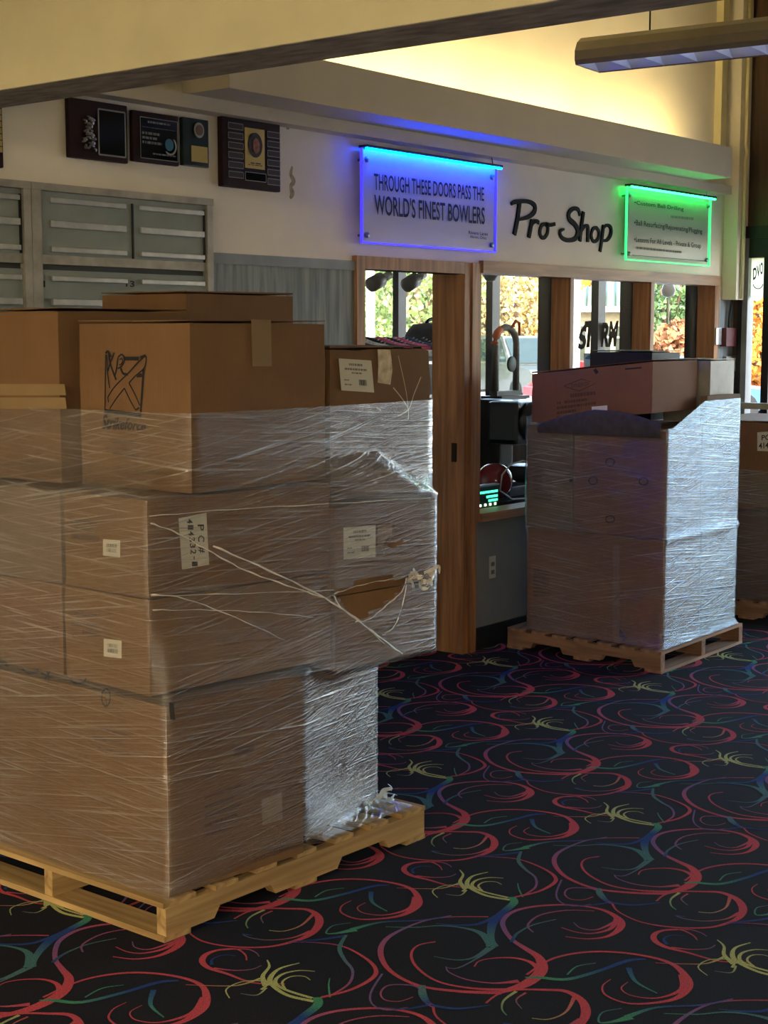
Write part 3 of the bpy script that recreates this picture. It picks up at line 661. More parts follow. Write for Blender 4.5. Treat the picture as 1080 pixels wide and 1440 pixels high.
# ================================================================== PALLETS
def stringer_mesh(name, a, b, w, z0, z1, m, parent, notched=True):
    """Board from a to b (xy), width w to the left side, optional fork notches."""
    a = np.array(a, float); b = np.array(b, float); d = b - a; Ln = np.linalg.norm(d); d /= Ln; s = np.array([-d[1], d[0]])
    h = z1 - z0
    pr = [(0, 0), (.16, 0), (.18, .4), (.36, .4), (.38, 0), (.62, 0), (.64, .4), (.82, .4), (.84, 0), (1, 0), (1, 1), (0, 1)] if notched else [(0, 0), (1, 0), (1, 1), (0, 1)]
    V = []
    for o in (0, w):
        for u, v in pr: p = a + d * u * Ln + s * o; V.append((p[0], p[1], z0 + v * h))
    n = len(pr)
    top = []
    if notched: polys = [(0, 1, 2, 11), (2, 3, 10, 11), (3, 4, 5, 6, 10), (6, 7, 10), (7, 8, 9, 10)]
    else: polys = [(0, 1, 2, 3)]
    Fc = [p for p in polys] + [tuple(n + i for i in reversed(p)) for p in polys] + [(i, n + i, n + (i + 1) % n, (i + 1) % n) for i in range(n)]
    return mesh(name, V, Fc, m, parent)
def pallet(label, P0, P1, P3, along_x, ms, mx, H=.115, nd=7, seed=1):
    """Corner points near / right / left; stringers run along P0-P1 when along_x."""
    P0, P1, P3 = (np.array(p, float) for p in (P0, P1, P3)); e1 = P1 - P0; e2 = P3 - P0
    if not along_x: e1, e2 = e2, e1
    t = thing('wooden_pallet', label, 'pallet', (*(P0 + (e1 + e2) / 2), 0))
    r = random.Random(seed); L1 = np.linalg.norm(e1); L2 = np.linalg.norm(e2); u1 = e1 / L1; u2 = e2 / L2
    def board(nm, s, w, z0, z1, m):
        j = r.uniform(-.006, .006)
        a = P0 + u1 * s + u2 * j; q = [a, a + u1 * w, a + u1 * w + u2 * L2, a + u2 * L2]
        dz = r.uniform(0, .002); V = [(*p, z0) for p in q] + [(*p, z1 + dz) for p in q]
        mesh(nm, V, [(3, 2, 1, 0), (4, 5, 6, 7), (0, 1, 5, 4), (1, 2, 6, 5), (2, 3, 7, 6), (3, 0, 4, 7)], m, t)
    for k, s in enumerate((0.0, .5, 1.0)):
        o = P0 + u2 * (s * (L2 - .038))
        sw = .038 if along_x else -.038
        aa = o + (0 if along_x else 0) * u2
        stringer_mesh('stringer', aa + u1 * .004 + (u2 * .0), aa + u1 * (L1 - .004), sw, .0165, H - .017, ms, t, True)
    for k in range(nd):
        w = .125 if k in (0, nd - 1) else .09; s = k / (nd - 1) * (L1 - .125) + (0 if k in (0, nd - 1) else .018)
        board('deck_board', s, w, H - .0165, H - .0025, mx)
    for s in (0, (L1 - .1) / 2, L1 - .1): board('bottom_board', s, .1, .0, .016, mx)
    return t
pallet('pale wooden pallet under the tall film-wrapped cartons beside the lockers', (2.795, 3.028), (3.965, 3.0), (2.79, 4.05), True, PALW, PALWY, seed=2)
pallet('brown weathered wooden pallet under the cartons by the shop window', (6.69, 3.575), (7.665, 3.60), (6.75, 4.55), False, PALO, PALOX, seed=3)
pallet('wooden pallet in the corner by the storefront glass', (8.33, 3.45), (9.25, 3.45), (8.35, 4.35), False, PALO, PALOX, seed=4)

# ================================================================== CARTONS
class Face:
    def __init__(s, p, n): s.p = np.array(p, float); s.n = np.array(n, float)
    def at(s, x, y, lift=.002): return onplane(x, y, s.p + s.n * (lift + .004), s.n)
def carton(label, P0, P1, P3, z0, z1, m=CB, seed=1, group=None, bulge=.005, tape=True, flaps=True, shear=0.0, seam='x', crush=.004):
    P0, P1, P3 = (np.array(p, float) for p in (P0, P1, P3)); e1 = P1 - P0; e2 = P3 - P0; H = z1 - z0
    t = thing('carton', label, 'box', (*(P0 + (e1 + e2) / 2), z0), group)
    r = random.Random(seed); n = 8
    def pt(a, b, c): p = P0 + e1 * a + e2 * b; return np.array([p[0], p[1], z0 + H * c + shear * (1 - b)])
    idx = {}; V = []; Fc = []
    cen = pt(.5, .5, .5)
    ph = [r.uniform(0, 6) for _ in range(6)]
    def vid(i, j, k):
        key = (i, j, k)
        if key not in idx:
            a, b, c = i / n, j / n, k / n; p = pt(a, b, c)
            sa, sb, sc = math.sin(math.pi * a), math.sin(math.pi * b), math.sin(math.pi * c)
            u1 = e1 / np.linalg.norm(e1); u2 = e2 / np.linalg.norm(e2)
            if i in (0, n): q = bulge * sb * sc * (1 + .5 * math.sin(3 * b + ph[0])); p[:2] += u1 * (q if i else -q)
            if j in (0, n): q = bulge * sa * sc * (1 + .5 * math.sin(3 * a + ph[1])); p[:2] += u2 * (q if j else -q)
            if k == n: p[2] += bulge * .6 * sa * sb
            cr = ((i in (0, n)) + (j in (0, n)) + (k in (0, n)))
            if cr >= 2: p += (cen - p) * r.uniform(0, crush * cr)
            idx[key] = len(V); V.append(p)
        return idx[key]
    for i in range(n):
        for j in range(n):
            for k in (0, n):
                f = [vid(i, j, k), vid(i + 1, j, k), vid(i + 1, j + 1, k), vid(i, j + 1, k)]; Fc.append(f if k else f[::-1])
                f = [vid(i, k, j), vid(i + 1, k, j), vid(i + 1, k, j + 1), vid(i, k, j + 1)]; Fc.append(f[::-1] if k else f)
                f = [vid(k, i, j), vid(k, i + 1, j), vid(k, i + 1, j + 1), vid(k, i, j + 1)]; Fc.append(f if k else f[::-1])
    o = mesh('carton_body', V, Fc, m, t, True)
    bm = bmesh.new(); bm.from_mesh(o.data)
    for e in bm.edges: e.smooth = not (len(e.link_faces) == 2 and e.calc_face_angle(0) > .6)
    bm.to_mesh(o.data); bm.free()
    nf = np.array([e1[1], -e1[0], 0]) / np.linalg.norm(e1); nl = np.array([-e2[1], e2[0], 0]) / np.linalg.norm(e2)
    fr = Face((*P0, z0), nf); lf = Face((*P0, z0), nl)
    if flaps:
        th = .004
        for (a0, a1, b0, b1) in (((0, 1, 0, .496), (0, 1, .504, 1)) if seam == 'x' else ((0, .496, 0, 1), (.504, 1, 0, 1))):
            V = []; 
            for zz in (0, th):
                for a, b in ((a0, b0), (a1, b0), (a1, b1), (a0, b1)):
                    sa = .004 * (1 if a in (0, 1) else 0); p = pt(a, b, 1); p[2] += zz + .0035 + r.uniform(0, .004); V.append(p)
            mesh('flap', V, [(3, 2, 1, 0), (4, 5, 6, 7), (0, 1, 5, 4), (1, 2, 6, 5), (2, 3, 7, 6), (3, 0, 4, 7)], m, t)
    return t, fr, lf
def sticker(name, parent, face, px, m, lift=.002, thick=.0006):
    P = [face.at(x, y, lift) for x, y in px]; return slab(name, P[::-1], face.n, thick, m, parent)
def ship_label(parent, face, px, rows=True, seed=1):
    l = sticker('shipping_label', parent, face, px, PAPER)
    c = [face.at(x, y, .0034) for x, y in px]
    if rows:
        bars('fine_print', [(.13, .2, .3, .72), (.28, .34, .16, .84), (.40, .45, .36, .68), (.64, .68, .12, .26), (.78, .82, .12, .34)], c, GREYINK, l)
        barcode('barcode', lerp_quad(c, .56, .62, .8, .8), INK, l, seed=seed)
    return l
def barcode_label(parent, face, px, seed):
    l = sticker('barcode_label', parent, face, px, PAPER); c = [face.at(x, y, .0034) for x, y in px]
    barcode('barcode', lerp_quad(c, .2, .24, .8, .46), GREYINK, l, seed=seed); barcode('barcode', lerp_quad(c, .2, .52, .8, .76), GREYINK, l, seed=seed + 5)
def strokes(name, parent, face, ls, m, off=(0, 0), sc=1.0, lift=.0022, smooth=True):
    ribbons(name, [([face.at(off[0] + u / sc, off[1] + v / sc, lift) for u, v in p], w) for p, w in ls], face.n, m, parent, smooth=smooth)
def prnt(parent, face, px, rows, m=FADEINK):
    bars('fine_print', rows, [face.at(x, y, .0022) for x, y in px], m, parent)

# ---- left stack
tb, fb, lb = carton('large carton at the bottom of the tall stack, resting on the pale pallet', (2.83, 3.045), (3.351, 3.0), (2.832, 4.0), .117, .672, CB2, 1, bulge=.004, flaps=False)
sticker('shipping_label', tb, fb, [(368, 1124), (396, 1114), (397, 1152), (369, 1161)], mat('dim_paper', (134, 116, 92), .7))
c_ = [fb.at(x, y, .0022) for x, y in ((330, 1052), (357, 1046), (357, 1058), (330, 1064))]
bars('fine_print', [(.1, .9, 0, 1)], c_, FADEINK, tb)
prnt(tb, fb, [(288, 1120), (345, 1100), (345, 1165), (288, 1185)], [(.0, .07, 0, .9), (.2, .27, 0, .7), (.4, .47, 0, .9), (.6, .67, 0, .8), (.8, .87, 0, .5)])
for cx, cy in ((43, 943), (110, 957)):
    strokes('oval_print', tb, lb, [([(cx + 11 * math.cos(a), cy - 4 + 8 * math.sin(a)) for a in np.linspace(.1, 3.0, 9)], .006)], INK)
strokes('oval_print', tb, lb, [([(149 + 6 * math.cos(a), 981 + 12 * math.sin(a)) for a in np.linspace(0, 6.28, 14)], .005), ([(148, 972), (150, 992)], .003)], INK)
strokes('star_print', tb, lb, [([(58, 947), (73, 953)], .006), ([(62, 956), (70, 945)], .006), ([(66, 943), (69, 962)], .005), ([(0, 928), (11, 935)], .014)], INK)
strokes('fine_print', tb, lb, [([(241, 988), (243, 1012)], .02)], INK)
prnt(tb, lb, [(130, 1020), (190, 1035), (190, 1080), (130, 1065)], [(0, .08, .2, .9), (.3, .38, 0, .8), (.6, .68, .1, .9)])
td, fd, ld = carton('carton set back on the pale pallet behind bright crinkled film', (3.362, 3.10), (3.875, 3.14), (3.33, 3.9), .117, .63, CBG, 2, flaps=False)
ta2, fa2, la2 = carton('carton with a barcode label, lower one of the middle tier corner', (2.83, 3.11), (3.524, 3.037), (2.845, 3.49), .69, .963, CB, 3, flaps=False)
ta1, fa1, la1 = carton('carton with a slanted purchase order label in the middle tier', (2.835, 3.115), (3.524, 3.042), (2.85, 3.49), .966, 1.243, CB, 4, flaps=False)
barcode_label(ta1, la1, [(145, 758), (169, 760), (169, 784), (145, 781)], 3); barcode_label(ta2, la2, [(146, 898), (171, 901), (171, 926), (146, 923)], 8)
lab = sticker('paper_label', ta1, fa1, [(251, 729), (290, 721), (294, 794), (256, 801)], PAPER)
def vtext(parent, face, s, px, py, dx, dy, w, h):
    for i, ch in enumerate(s):
        x, y = px + dx * i, py + dy * i
        c = [face.at(*q, .0034) for q in ((x + w / 2, y - h / 2), (x + w / 2, y + h / 2), (x - w / 2, y + h / 2), (x - w / 2, y - h / 2))]
        if ch == '-': c = lerp_quad(c, .2, .4, .8, .6)
        if ch == '.': c = lerp_quad(c, .35, .75, .6, 1)
        text('lettering', ch, c, INK, parent, .02)
vtext(lab, fa1, 'PC#', 282.5, 742, .5, 15.5, 9, 9); vtext(lab, fa1, '414332-1', 267, 733, 1.0, 8.6, 8, 6.5)
prnt(ta1, fa1, [(302, 750), (360, 745), (360, 768), (302, 772)], [(.05, .3, 0, .7), (.4, .65, .3, 1), (.8, .98, .2, .95)])
prnt(ta1, la1, [(100, 730), (140, 734), (140, 768), (100, 764)], [(.0, .15, 0, .9), (.3, .45, 0, .7), (.6, .8, 0, 1)])
prnt(ta2, la2, [(100, 860), (140, 864), (140, 898), (100, 894)], [(.0, .15, .1, .9), (.4, .55, 0, 1), (.7, .9, .4, 1)])
carton('carton on the lower row of the middle tier facing the lockers', (2.848, 3.505), (3.52, 3.49), (2.845, 3.99), .69, .963, CB3, 5, flaps=False)
carton('carton on the upper row of the middle tier facing the lockers', (2.85, 3.505), (3.52, 3.49), (2.847, 3.99), .966, 1.243, CBG, 6, flaps=False)
tB2, fB2, lB2 = carton('carton showing bare through the torn film in the middle tier', (3.535, 3.03), (4.0, 2.988), (3.57, 3.42), .648, .884, CB, 7, flaps=False)
tB1, fB1, lB1 = carton('carton with a white label just above the torn film', (3.535, 3.03), (4.005, 2.988), (3.57, 3.42), .887, 1.166, CB, 8, flaps=False)
ship_label(tB1, fB1, [(483, 742), (528, 738), (528, 783), (483, 787)], seed=4)
sticker('packing_tape', tB1, fB1, [(531, 738), (551, 737), (551, 766), (531, 768)], TAPE)
carton('carton hidden at the rear of the middle tier beside the lockers', (3.56, 3.50), (4.02, 3.47), (3.57, 4.0), .648, 1.166, CB3, 9, flaps=False)
# top tier
tk, fk, lk = carton('big tan carton with a printed black crossed-square logo on top', (2.985, 3.09), (3.558, 3.085), (2.985, 3.565), 1.25, 1.732, CB, 10, seam='x', bulge=.008)
sticker('packing_tape', tk, fk, [(353, 449), (381, 450), (382, 515), (355, 515)], TAPE)
o6 = (90, 470); s6 = 6.0
lg = thing; LF = .0024
def fr_(p, w): return (p, w)
strokes('logo_frame', tk, lk, [([(505, 205), (630, 205)], .011), ([(352, 170), (345, 655)], .005), ([(672, 290), (645, 690)], .008), ([(340, 652), (650, 688)], .016)], INK, o6, s6, LF, False)
strokes('logo_cross', tk, lk, [([(370, 530), (430, 440), (540, 330), (640, 220), (690, 180)], .0045), ([(385, 630), (440, 545), (510, 455)], .0045), ([(690, 180), (692, 230), (672, 290), (600, 355), (548, 412)], .0045), ([(548, 412), (590, 490), (640, 600)], .0045), ([(510, 455), (560, 560), (605, 640)], .0045), ([(605, 640), (635, 620)], .006), ([(525, 400), (525, 400.5)], .002), ([(370, 530), (378, 575)], .004), ([(660, 345), (615, 350)], .011), ([(645, 198), (690, 180)], .008)], INK, o6, s6, LF)
strokes('logo_initials', tk, lk, [([(360, 175), (365, 300), (385, 455)], .0045), ([(378, 160), (395, 260), (440, 385)], .0075), ([(425, 155), (385, 260), (370, 310)], .0055), ([(350, 160), (372, 145), (398, 190)], .007), ([(455, 200), (445, 290), (430, 350)], .0065), ([(455, 195), (490, 170), (510, 210), (490, 265), (455, 290)], .005), ([(480, 285), (500, 330), (540, 340)], .008), ([(470, 215), (490, 205), (492, 240), (468, 262)], .004)], INK, o6, s6, LF)
ct = [lk.at(90 + u / 6, 470 + v / 6, LF) for u, v in ((318, 672), (690, 735), (690, 815), (318, 800))]
text('logo_lettering', 'Strikeforce', ct, INK, tk, .02, .35)
prnt(tk, lk, [(150, 618), (195, 620), (195, 645), (150, 640)], [(0, .2, .1, .9), (.45, .6, 0, .8), (.8, .95, .2, 1)])
tr, frt, lrt = carton('carton with a white label and crinkled tape in the top tier', (3.62, 3.12), (4.15, 3.12), (3.64, 3.44), 1.17, 1.652, CB2, 11, bulge=.012, crush=.012)
ship_label(tr, frt, [(476, 504), (522, 507), (526, 552), (480, 549)], seed=9)
V6 = [frt.at(x, y, .004) for x, y in ((531, 491), (549, 492), (552, 520), (549, 541), (531, 538), (532, 515))]
mesh('packing_tape', V6, [(5, 4, 3, 2, 1, 0)], mat('pale_tape', (204, 184, 150), .25, noise=.2, scale=30), tr)
for q_ in [([(553, 545), (565, 560), (574, 575), (574, 590)], .004), ([(592, 530), (582, 555), (575, 575), (560, 585)], .004), ([(560, 500), (570, 545), (574, 572)], .003), ([(529, 573), (536, 577)], .006)]: strokes('crumpled_crease', tr, frt, [q_], mat('crease', (196, 166, 122), .4), lift=.008)
tl, fl_, ll_ = carton('carton with two strips of brown tape across its side, top tier', (2.95, 3.617), (3.50, 3.617), (2.95, 4.05), 1.25, 1.77, CB, 12, bulge=.014)
sticker('packing_tape', tl, ll_, [(-20, 540), (91, 540), (93, 556), (-20, 556)], TAPE, .004); sticker('packing_tape', tl, ll_, [(-20, 559), (92, 559), (94, 575), (-20, 575)], TAPE, .004)
tg, fg, lg_ = carton('plain brown carton standing tallest at the back of the top tier', (3.60, 3.74), (4.135, 3.74), (3.60, 4.17), 1.25, 1.838, CB, 13, bulge=.006)

# ---- right stack
GR = 'cartons stacked on the weathered pallet'
a_, fa_, la_ = carton('wide carton on the lower layer facing the shop door', (6.74, 3.60), (7.16, 3.61), (6.76, 4.43), .117, .672, CBP, 20, flaps=False)
prnt(a_, la_, [(750, 800), (775, 803), (775, 845), (750, 842)], [(k * .12, k * .12 + .06, 0, .9) for k in range(8)])
sticker('packing_tape', a_, la_, [(862, 765), (871, 766), (871, 905), (862, 903)], mat('worn_tape', (120, 92, 80), .4), .003)
strokes('fine_print', a_, la_, [([(866, 800), (868, 815)], .02), ([(868, 885), (880, 900)], .03)], mat('purple_print', (60, 50, 96), .7))
carton('carton on the lower layer catching the window glare', (7.17, 3.61), (7.6, 3.62), (7.19, 4.43), .117, .672, CBG, 21, flaps=False)
b_, fb_, lb_ = carton('carton with a cross of oval marks on the upper layer', (6.735, 3.60), (7.14, 3.61), (6.75, 4.14), .677, 1.222, CBP, 22, flaps=False)
for (x, y) in ((834, 676), (905, 677), (858, 650), (858, 730)):
    strokes('oval_print', b_, lb_, [([(x + 6 * math.cos(a), y + 5 * math.sin(a)) for a in np.linspace(0, 6.28, 13)], .007)], INK)
strokes('fine_print', b_, lb_, [([(858, 690), (857, 700)], .03), ([(862, 678), (875, 679)], .02), ([(803, 672), (803, 678)], .02)], INK)
c2_, fc_, lc_ = carton('narrow hazy carton on the upper layer beside the shop window', (6.755, 4.15), (7.14, 4.16), (6.765, 4.44), .677, 1.222, CBG, 23, flaps=False)
prnt(c2_, lc_, [(750, 655), (778, 658), (778, 710), (750, 706)], [(k * .12, k * .12 + .06, 0, .9) for k in range(8)])
carton('carton on the upper layer catching the window glare', (7.15, 3.61), (7.6, 3.62), (7.17, 4.1), .677, 1.222, CBG, 24, flaps=False)
carton('carton on the upper layer tucked behind, against the shop window', (7.17, 4.11), (7.6, 4.12), (7.18, 4.44), .677, 1.222, CB3, 25, flaps=False)
d_, fD, lD = carton('tilted brown carton with a diamond logo lying on top of the wrapped stack', (6.75, 3.69), (7.29, 3.72), (6.77, 4.42), 1.232, 1.49, CBP, 26, shear=.075, bulge=.006)
strokes('diamond_logo', d_, lD, [([(793, 543), (818, 533), (838, 539), (814, 550), (793, 543)], .006)], FADEINK, smooth=False)
text('logo_lettering', 'SYNERGY', [lD.at(*q) for q in ((803, 540), (829, 536.5), (829, 542), (803, 545.5))], FADEINK, d_, .02)
bars('fine_print', [(.0, .16, .35, 1), (.28, .40, 0, .12), (.28, .40, .2, .8), (.50, .62, .0, 1), (.72, .84, 0, .5), (.92, 1, 0, .3)], [lD.at(*q) for q in ((783, 556), (838, 550), (838, 580), (783, 588))], FADEINK, d_)
sticker('paper_label', d_, lD, [(832, 572), (854, 570), (854, 582), (833, 584)], WHITE)
strokes('fine_print', d_, lD, [([(836, 519), (840, 525)], .02), ([(879, 519), (902, 517)], .008), ([(838, 576.5), (848, 575.5)], .006)], INK)
e_, fe_, le_ = carton('pale plastic-covered carton standing upright at the back of the wrapped stack', (7.34, 3.67), (7.62, 3.67), (7.35, 3.95), 1.232, 1.56, mat('hazy_carton', (150, 146, 140), .4, noise=.1, scale=12), 27, shear=0)
carton('flat black carton lying behind the diamond-marked carton', (7.36, 4.03), (7.68, 4.03), (7.36, 4.42), 1.232, 1.60, mat('black_card', (22, 22, 24), .6), 28)
g_, fgg, lgg = carton('small carton under clear film on the right end of the wrapped stack', (7.20, 3.615), (7.6, 3.62), (7.20, 3.655), 1.225, 1.38, CBG, 29, flaps=False)
# ---- corner stack
h_, fh_, lh_ = carton('brown carton with a white numbered label by the storefront glass', (8.36, 3.5), (9.2, 3.5), (8.36, 4.3), .66, 1.18, CB3, 30)
sl = sticker('paper_label', h_, lh_, [(1065, 608), (1092, 606), (1092, 635), (1065, 634)], PAPER)
text('lettering', 'PC#', [lh_.at(*q, .0034) for q in ((1071, 612), (1089, 610), (1089, 619), (1071, 620))], INK, sl, .02); text('lettering', '41433', [lh_.at(*q, .0034) for q in ((1067, 623), (1090, 621), (1090, 630), (1067, 631))], INK, sl, .02)
carton('dark carton at the bottom of the corner stack by the glass', (8.36, 3.5), (9.2, 3.5), (8.36, 4.3), .117, .655, cardboard('cardboard_darkest', (96, 72, 60)), 31, flaps=False)  # darker cardboard than the carton above it

# ================================================================== STRETCH FILM
def hull(pts):
    P = sorted({(round(p[0], 5), round(p[1], 5)) for p in pts})
    def half(Q):
        h = []
        for p in Q:
            while len(h) >= 2 and (h[-1][0] - h[-2][0]) * (p[1] - h[-2][1]) - (h[-1][1] - h[-2][1]) * (p[0] - h[-2][0]) <= 0: h.pop()
            h.append(p)
        return h[:-1]
    return np.array(half(P) + half(P[::-1]))
def polar(poly, c, N, off):
    out = []
    for k in range(N):
        a = 2 * math.pi * k / N; d = np.array([math.cos(a), math.sin(a)]); best = 0
        for i in range(len(poly)):
            p, q = poly[i] - c, poly[(i + 1) % len(poly)] - c; e = q - p; den = d[0] * e[1] - d[1] * e[0]
            if abs(den) < 1e-9: continue
            t = (p[0] * e[1] - p[1] * e[0]) / den; s = (p[0] * d[1] - p[1] * d[0]) / den
            if -1e-6 <= s <= 1 + 1e-6 and t > best: best = t
        out.append(c + d * (best + off))
    return np.array(out)
def film(name, label, levels, c, m, N=220, dz=.022, hole=None, seed=1, amp=.002, group=None):
    """levels: (z or z(x,y), outline points, offset); lofted as one taut skin around the load."""
    c = np.array(c, float); rings = []; r = np.random.RandomState(seed)
    for z, pts, off in levels:
        R = polar(hull(pts), c, N, off); zz = np.array([z(p[0], p[1]) if callable(z) else z for p in R]); rings.append(np.column_stack([R, zz]))
    rows = []
    for a, b in zip(rings[:-1], rings[1:]):
        k = max(1, int(math.ceil(abs(b[:, 2] - a[:, 2]).max() / dz)))
        for i in range(k): rows.append(a + (b - a) * i / k)
    rows.append(rings[-1]); rows = np.array(rows); M = len(rows)
    ph = r.uniform(0, 6.28, 12); th = np.linspace(0, 2 * math.pi, N, endpoint=False)
    for i in range(M):
        z = rows[i, :, 2]; w = sum(np.sin(th * (5 + 4 * k) + z * (60 + 35 * k) * (1 if k % 2 else -1) + ph[k]) for k in range(6)) / 3
        d = rows[i, :, :2] - c; d /= np.linalg.norm(d, axis=1)[:, None]; rows[i, :, :2] += d * (np.maximum(w, -.2) * amp)[:, None]
    per = np.concatenate([[0], np.cumsum(np.linalg.norm(np.diff(rows[M // 2, :, :2], axis=0), axis=1))])
    V = np.concatenate([rows, rows[:, :1]], axis=1).reshape(-1, 3); N1 = N + 1
    uv = np.array([(per[min(k, N - 1)] + (.03 if k == N else 0), rows[i, k % N, 2]) for i in range(M) for k in range(N1)])
    Fc = []
    for i in range(M - 1):
        for k in range(N):
            f = (i * N1 + k, i * N1 + k + 1, (i + 1) * N1 + k + 1, (i + 1) * N1 + k)
            if hole is not None:
                ce = V[list(f)].mean(0)
                if hole(ce): continue
            Fc.append(f)
    t = thing(name, label, 'plastic film', (c[0], c[1], float(V[:, 2].min())), group)
    mesh('film_sheet', V, Fc, m, t, True, uv=uv)
    return t
def inpoly(x, y, P):
    s = False
    for (a, b), (c, d) in zip(P, P[1:] + P[:1]):
        if (b > y) != (d > y) and x < (c - a) * (y - b) / (d - b) + a: s = not s
    return s
HP = [(473, 832), (500, 820), (545, 812), (572, 812), (566, 828), (540, 850), (505, 871), (490, 862), (478, 846)]
def hole1(p):
    if p[1] > 3.2: return False
    return inpoly(*project(p), HP)
q4 = lambda P0, P1, P3: [P0, P1, P3, (P1[0] + P3[0] - P0[0], P1[1] + P3[1] - P0[1])]
bot = q4((2.83, 3.045), (3.351, 3.0), (2.832, 4.0)) + q4((3.362, 3.10), (3.875, 3.14), (3.33, 3.9))
mid = q4((2.83, 3.11), (3.524, 3.037), (2.845, 3.49)) + [(2.845, 3.99)] + q4((3.535, 3.03), (4.003, 2.988), (3.57, 3.42)) + [(4.02, 4.0)]
top = q4((2.985, 3.09), (3.558, 3.085), (2.985, 3.565)) + q4((3.62, 3.12), (4.15, 3.12), (3.64, 3.44)) + q4((2.95, 3.617), (3.50, 3.617), (2.95, 4.05)) + q4((3.6, 3.74), (4.135, 3.74), (3.6, 4.17))
zmid = lambda x, y: 1.252 - .078 * max(0, min(1, (x - 3.82) / .15))
zrid = lambda x, y: .688 - .046 * max(0, min(1, (x - 3.36) / .16))
plt = [(2.80, 3.035), (3.95, 3.005), (3.95, 4.03), (2.80, 4.03)]
f1 = film('stretch_film', 'clear crinkled stretch film wound around the tall carton stack by the lockers',
          [(.118, [(2.82, 3.04), (3.93, 3.03), (3.93, 4.0), (2.82, 4.0)], .008), (.15, bot + [(3.9, 3.2)], .008), (.58, bot, .008), (lambda x, y: zrid(x, y) - .015, bot, .012), (zrid, mid + bot, .008), (.95, mid, .009), (1.15, mid, .009),
           (zmid, mid + [(4.15, 3.12), (4.15, 3.44)], .007), (lambda x, y: zmid(x, y) + .07, top, .009), (1.478, top, .009)], (3.46, 3.5), FILM, hole=hole1, N=260)
# ragged tear edges, twisted strands and loose tails
strand = mat('film_strand', (206, 196, 180), .2, noise=.1, scale=50, spec=.8)
Ymid = Face((2.83, 3.095, 0), (.0, -1, 0)); NF = np.array([-.106, -.994, 0]); Fm = Face((2.83, 3.10, 0), NF)
def strand_px(pts, r, lift=.016): 
    P = catmull(np.array([Fm.at(x, y, lift) for x, y in pts]), 5); n = len(P)
    P = P + np.array([[0, 0, .0015 * math.sin(i * 2.1)] for i in range(n)])
    tube('film_strand', P, [r * (1 + .3 * math.sin(i * 1.7)) for i in range(n)], strand, f1, 6)
strand_px([(212, 736), (250, 750), (300, 778), (345, 802), (400, 822), (460, 842)], .0022)
strand_px([(300, 768), (380, 803), (455, 840), (500, 870), (530, 893), (566, 920)], .0028)
strand_px([(215, 858), (300, 858), (380, 862), (440, 868)], .0012); strand_px([(213, 836), (260, 842), (330, 868), (400, 900)], .0016)
strand_px([(470, 838), (480, 855), (505, 872), (540, 905)], .002); strand_px([(572, 812), (565, 832), (545, 850), (520, 870), (500, 874)], .002)
strand_px([(572, 822), (566, 850), (555, 880), (538, 893)], .0018); strand_px([(470, 835), (510, 822), (560, 812), (604, 798)], .0014)
strand_px([(210, 726), (330, 716), (470, 708), (606, 700)], .0012); strand_px([(212, 838), (330, 835), (470, 830)], .0010)
rr = random.Random(5)
for k in range(12):
    x, y = 585 + rr.uniform(-14, 22), 812 + rr.uniform(-8, 16); P = [Fm.at(x, y, .012)]
    for j in range(4): P.append(P[-1] + np.array([rr.uniform(-.018, .018), rr.uniform(-.02, .008), rr.uniform(-.02, .02)]))
    ribbons('torn_shred', [(P, [.008, .014, .012, .01, .002])], (0, -1, .2), strand, f1)
# film gathered on the pallet end
gat = mat('gathered_film', (196, 208, 214), .18, noise=.15, scale=30, spec=.9)
for k in range(9):
    x = 3.80 + rr.uniform(-.08, .10); y = 3.06 + rr.uniform(-.03, .06); z = .118 + rr.uniform(.004, .05)
    P = [np.array([x, y, z])]
    for j in range(4): P.append(P[-1] + np.array([rr.uniform(-.02, .035), rr.uniform(-.03, .015), rr.uniform(-.012, .016)])); P[-1][2] = max(P[-1][2], .12)
    ribbons('gathered_film', [(P, [.004, .012, .016, .01, .003])], (.3, -.6, .7), gat, f1)
base = q4((6.74, 3.60), (7.6, 3.62), (6.76, 4.43))
upp = q4((6.735, 3.60), (7.6, 3.62), (6.755, 4.44))
ss = lambda x: max(0, min(1, x))
ztop = lambda x, y: 1.262 + .125 * ss((x - 6.80) / .35) + .03 * math.sin(y * 17)
film('stretch_film', 'stretch film with bluish sky glare tinted into its gloss, wound around the carton stack on the weathered pallet',
     [(.118, q4((6.72, 3.59), (7.63, 3.61), (6.75, 4.47)), .006), (.15, base, .008), (.64, base, .009), (.67, base, .02), (.70, upp, .008), (1.18, upp, .009), (ztop, upp, .006)], (7.17, 4.02), FILM2, seed=2)
film('stretch_film', 'dark loose stretch film around the corner stack by the storefront glass',
     [(.118, q4((8.36, 3.5), (9.2, 3.5), (8.36, 4.3)), .012), (.64, q4((8.36, 3.5), (9.2, 3.5), (8.36, 4.3)), .012), (.9, q4((8.36, 3.5), (9.2, 3.5), (8.36, 4.3)), .01)], (8.78, 3.9), FILM, seed=3, N=120)
# dark hump of bunched film on the front of the right stack
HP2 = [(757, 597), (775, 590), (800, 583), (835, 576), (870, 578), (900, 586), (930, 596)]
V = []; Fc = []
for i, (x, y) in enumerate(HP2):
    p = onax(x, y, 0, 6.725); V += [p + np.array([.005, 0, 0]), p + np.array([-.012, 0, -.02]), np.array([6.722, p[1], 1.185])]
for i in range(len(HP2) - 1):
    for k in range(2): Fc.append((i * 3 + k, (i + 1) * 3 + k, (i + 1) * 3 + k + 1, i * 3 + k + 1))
tag(mesh('film_fold', V, Fc, mat('dark_film_fold', (60, 54, 54), .7, noise=.15, scale=30), None, True), 'dark gathered fold of film under the diamond-marked carton', 'plastic film')

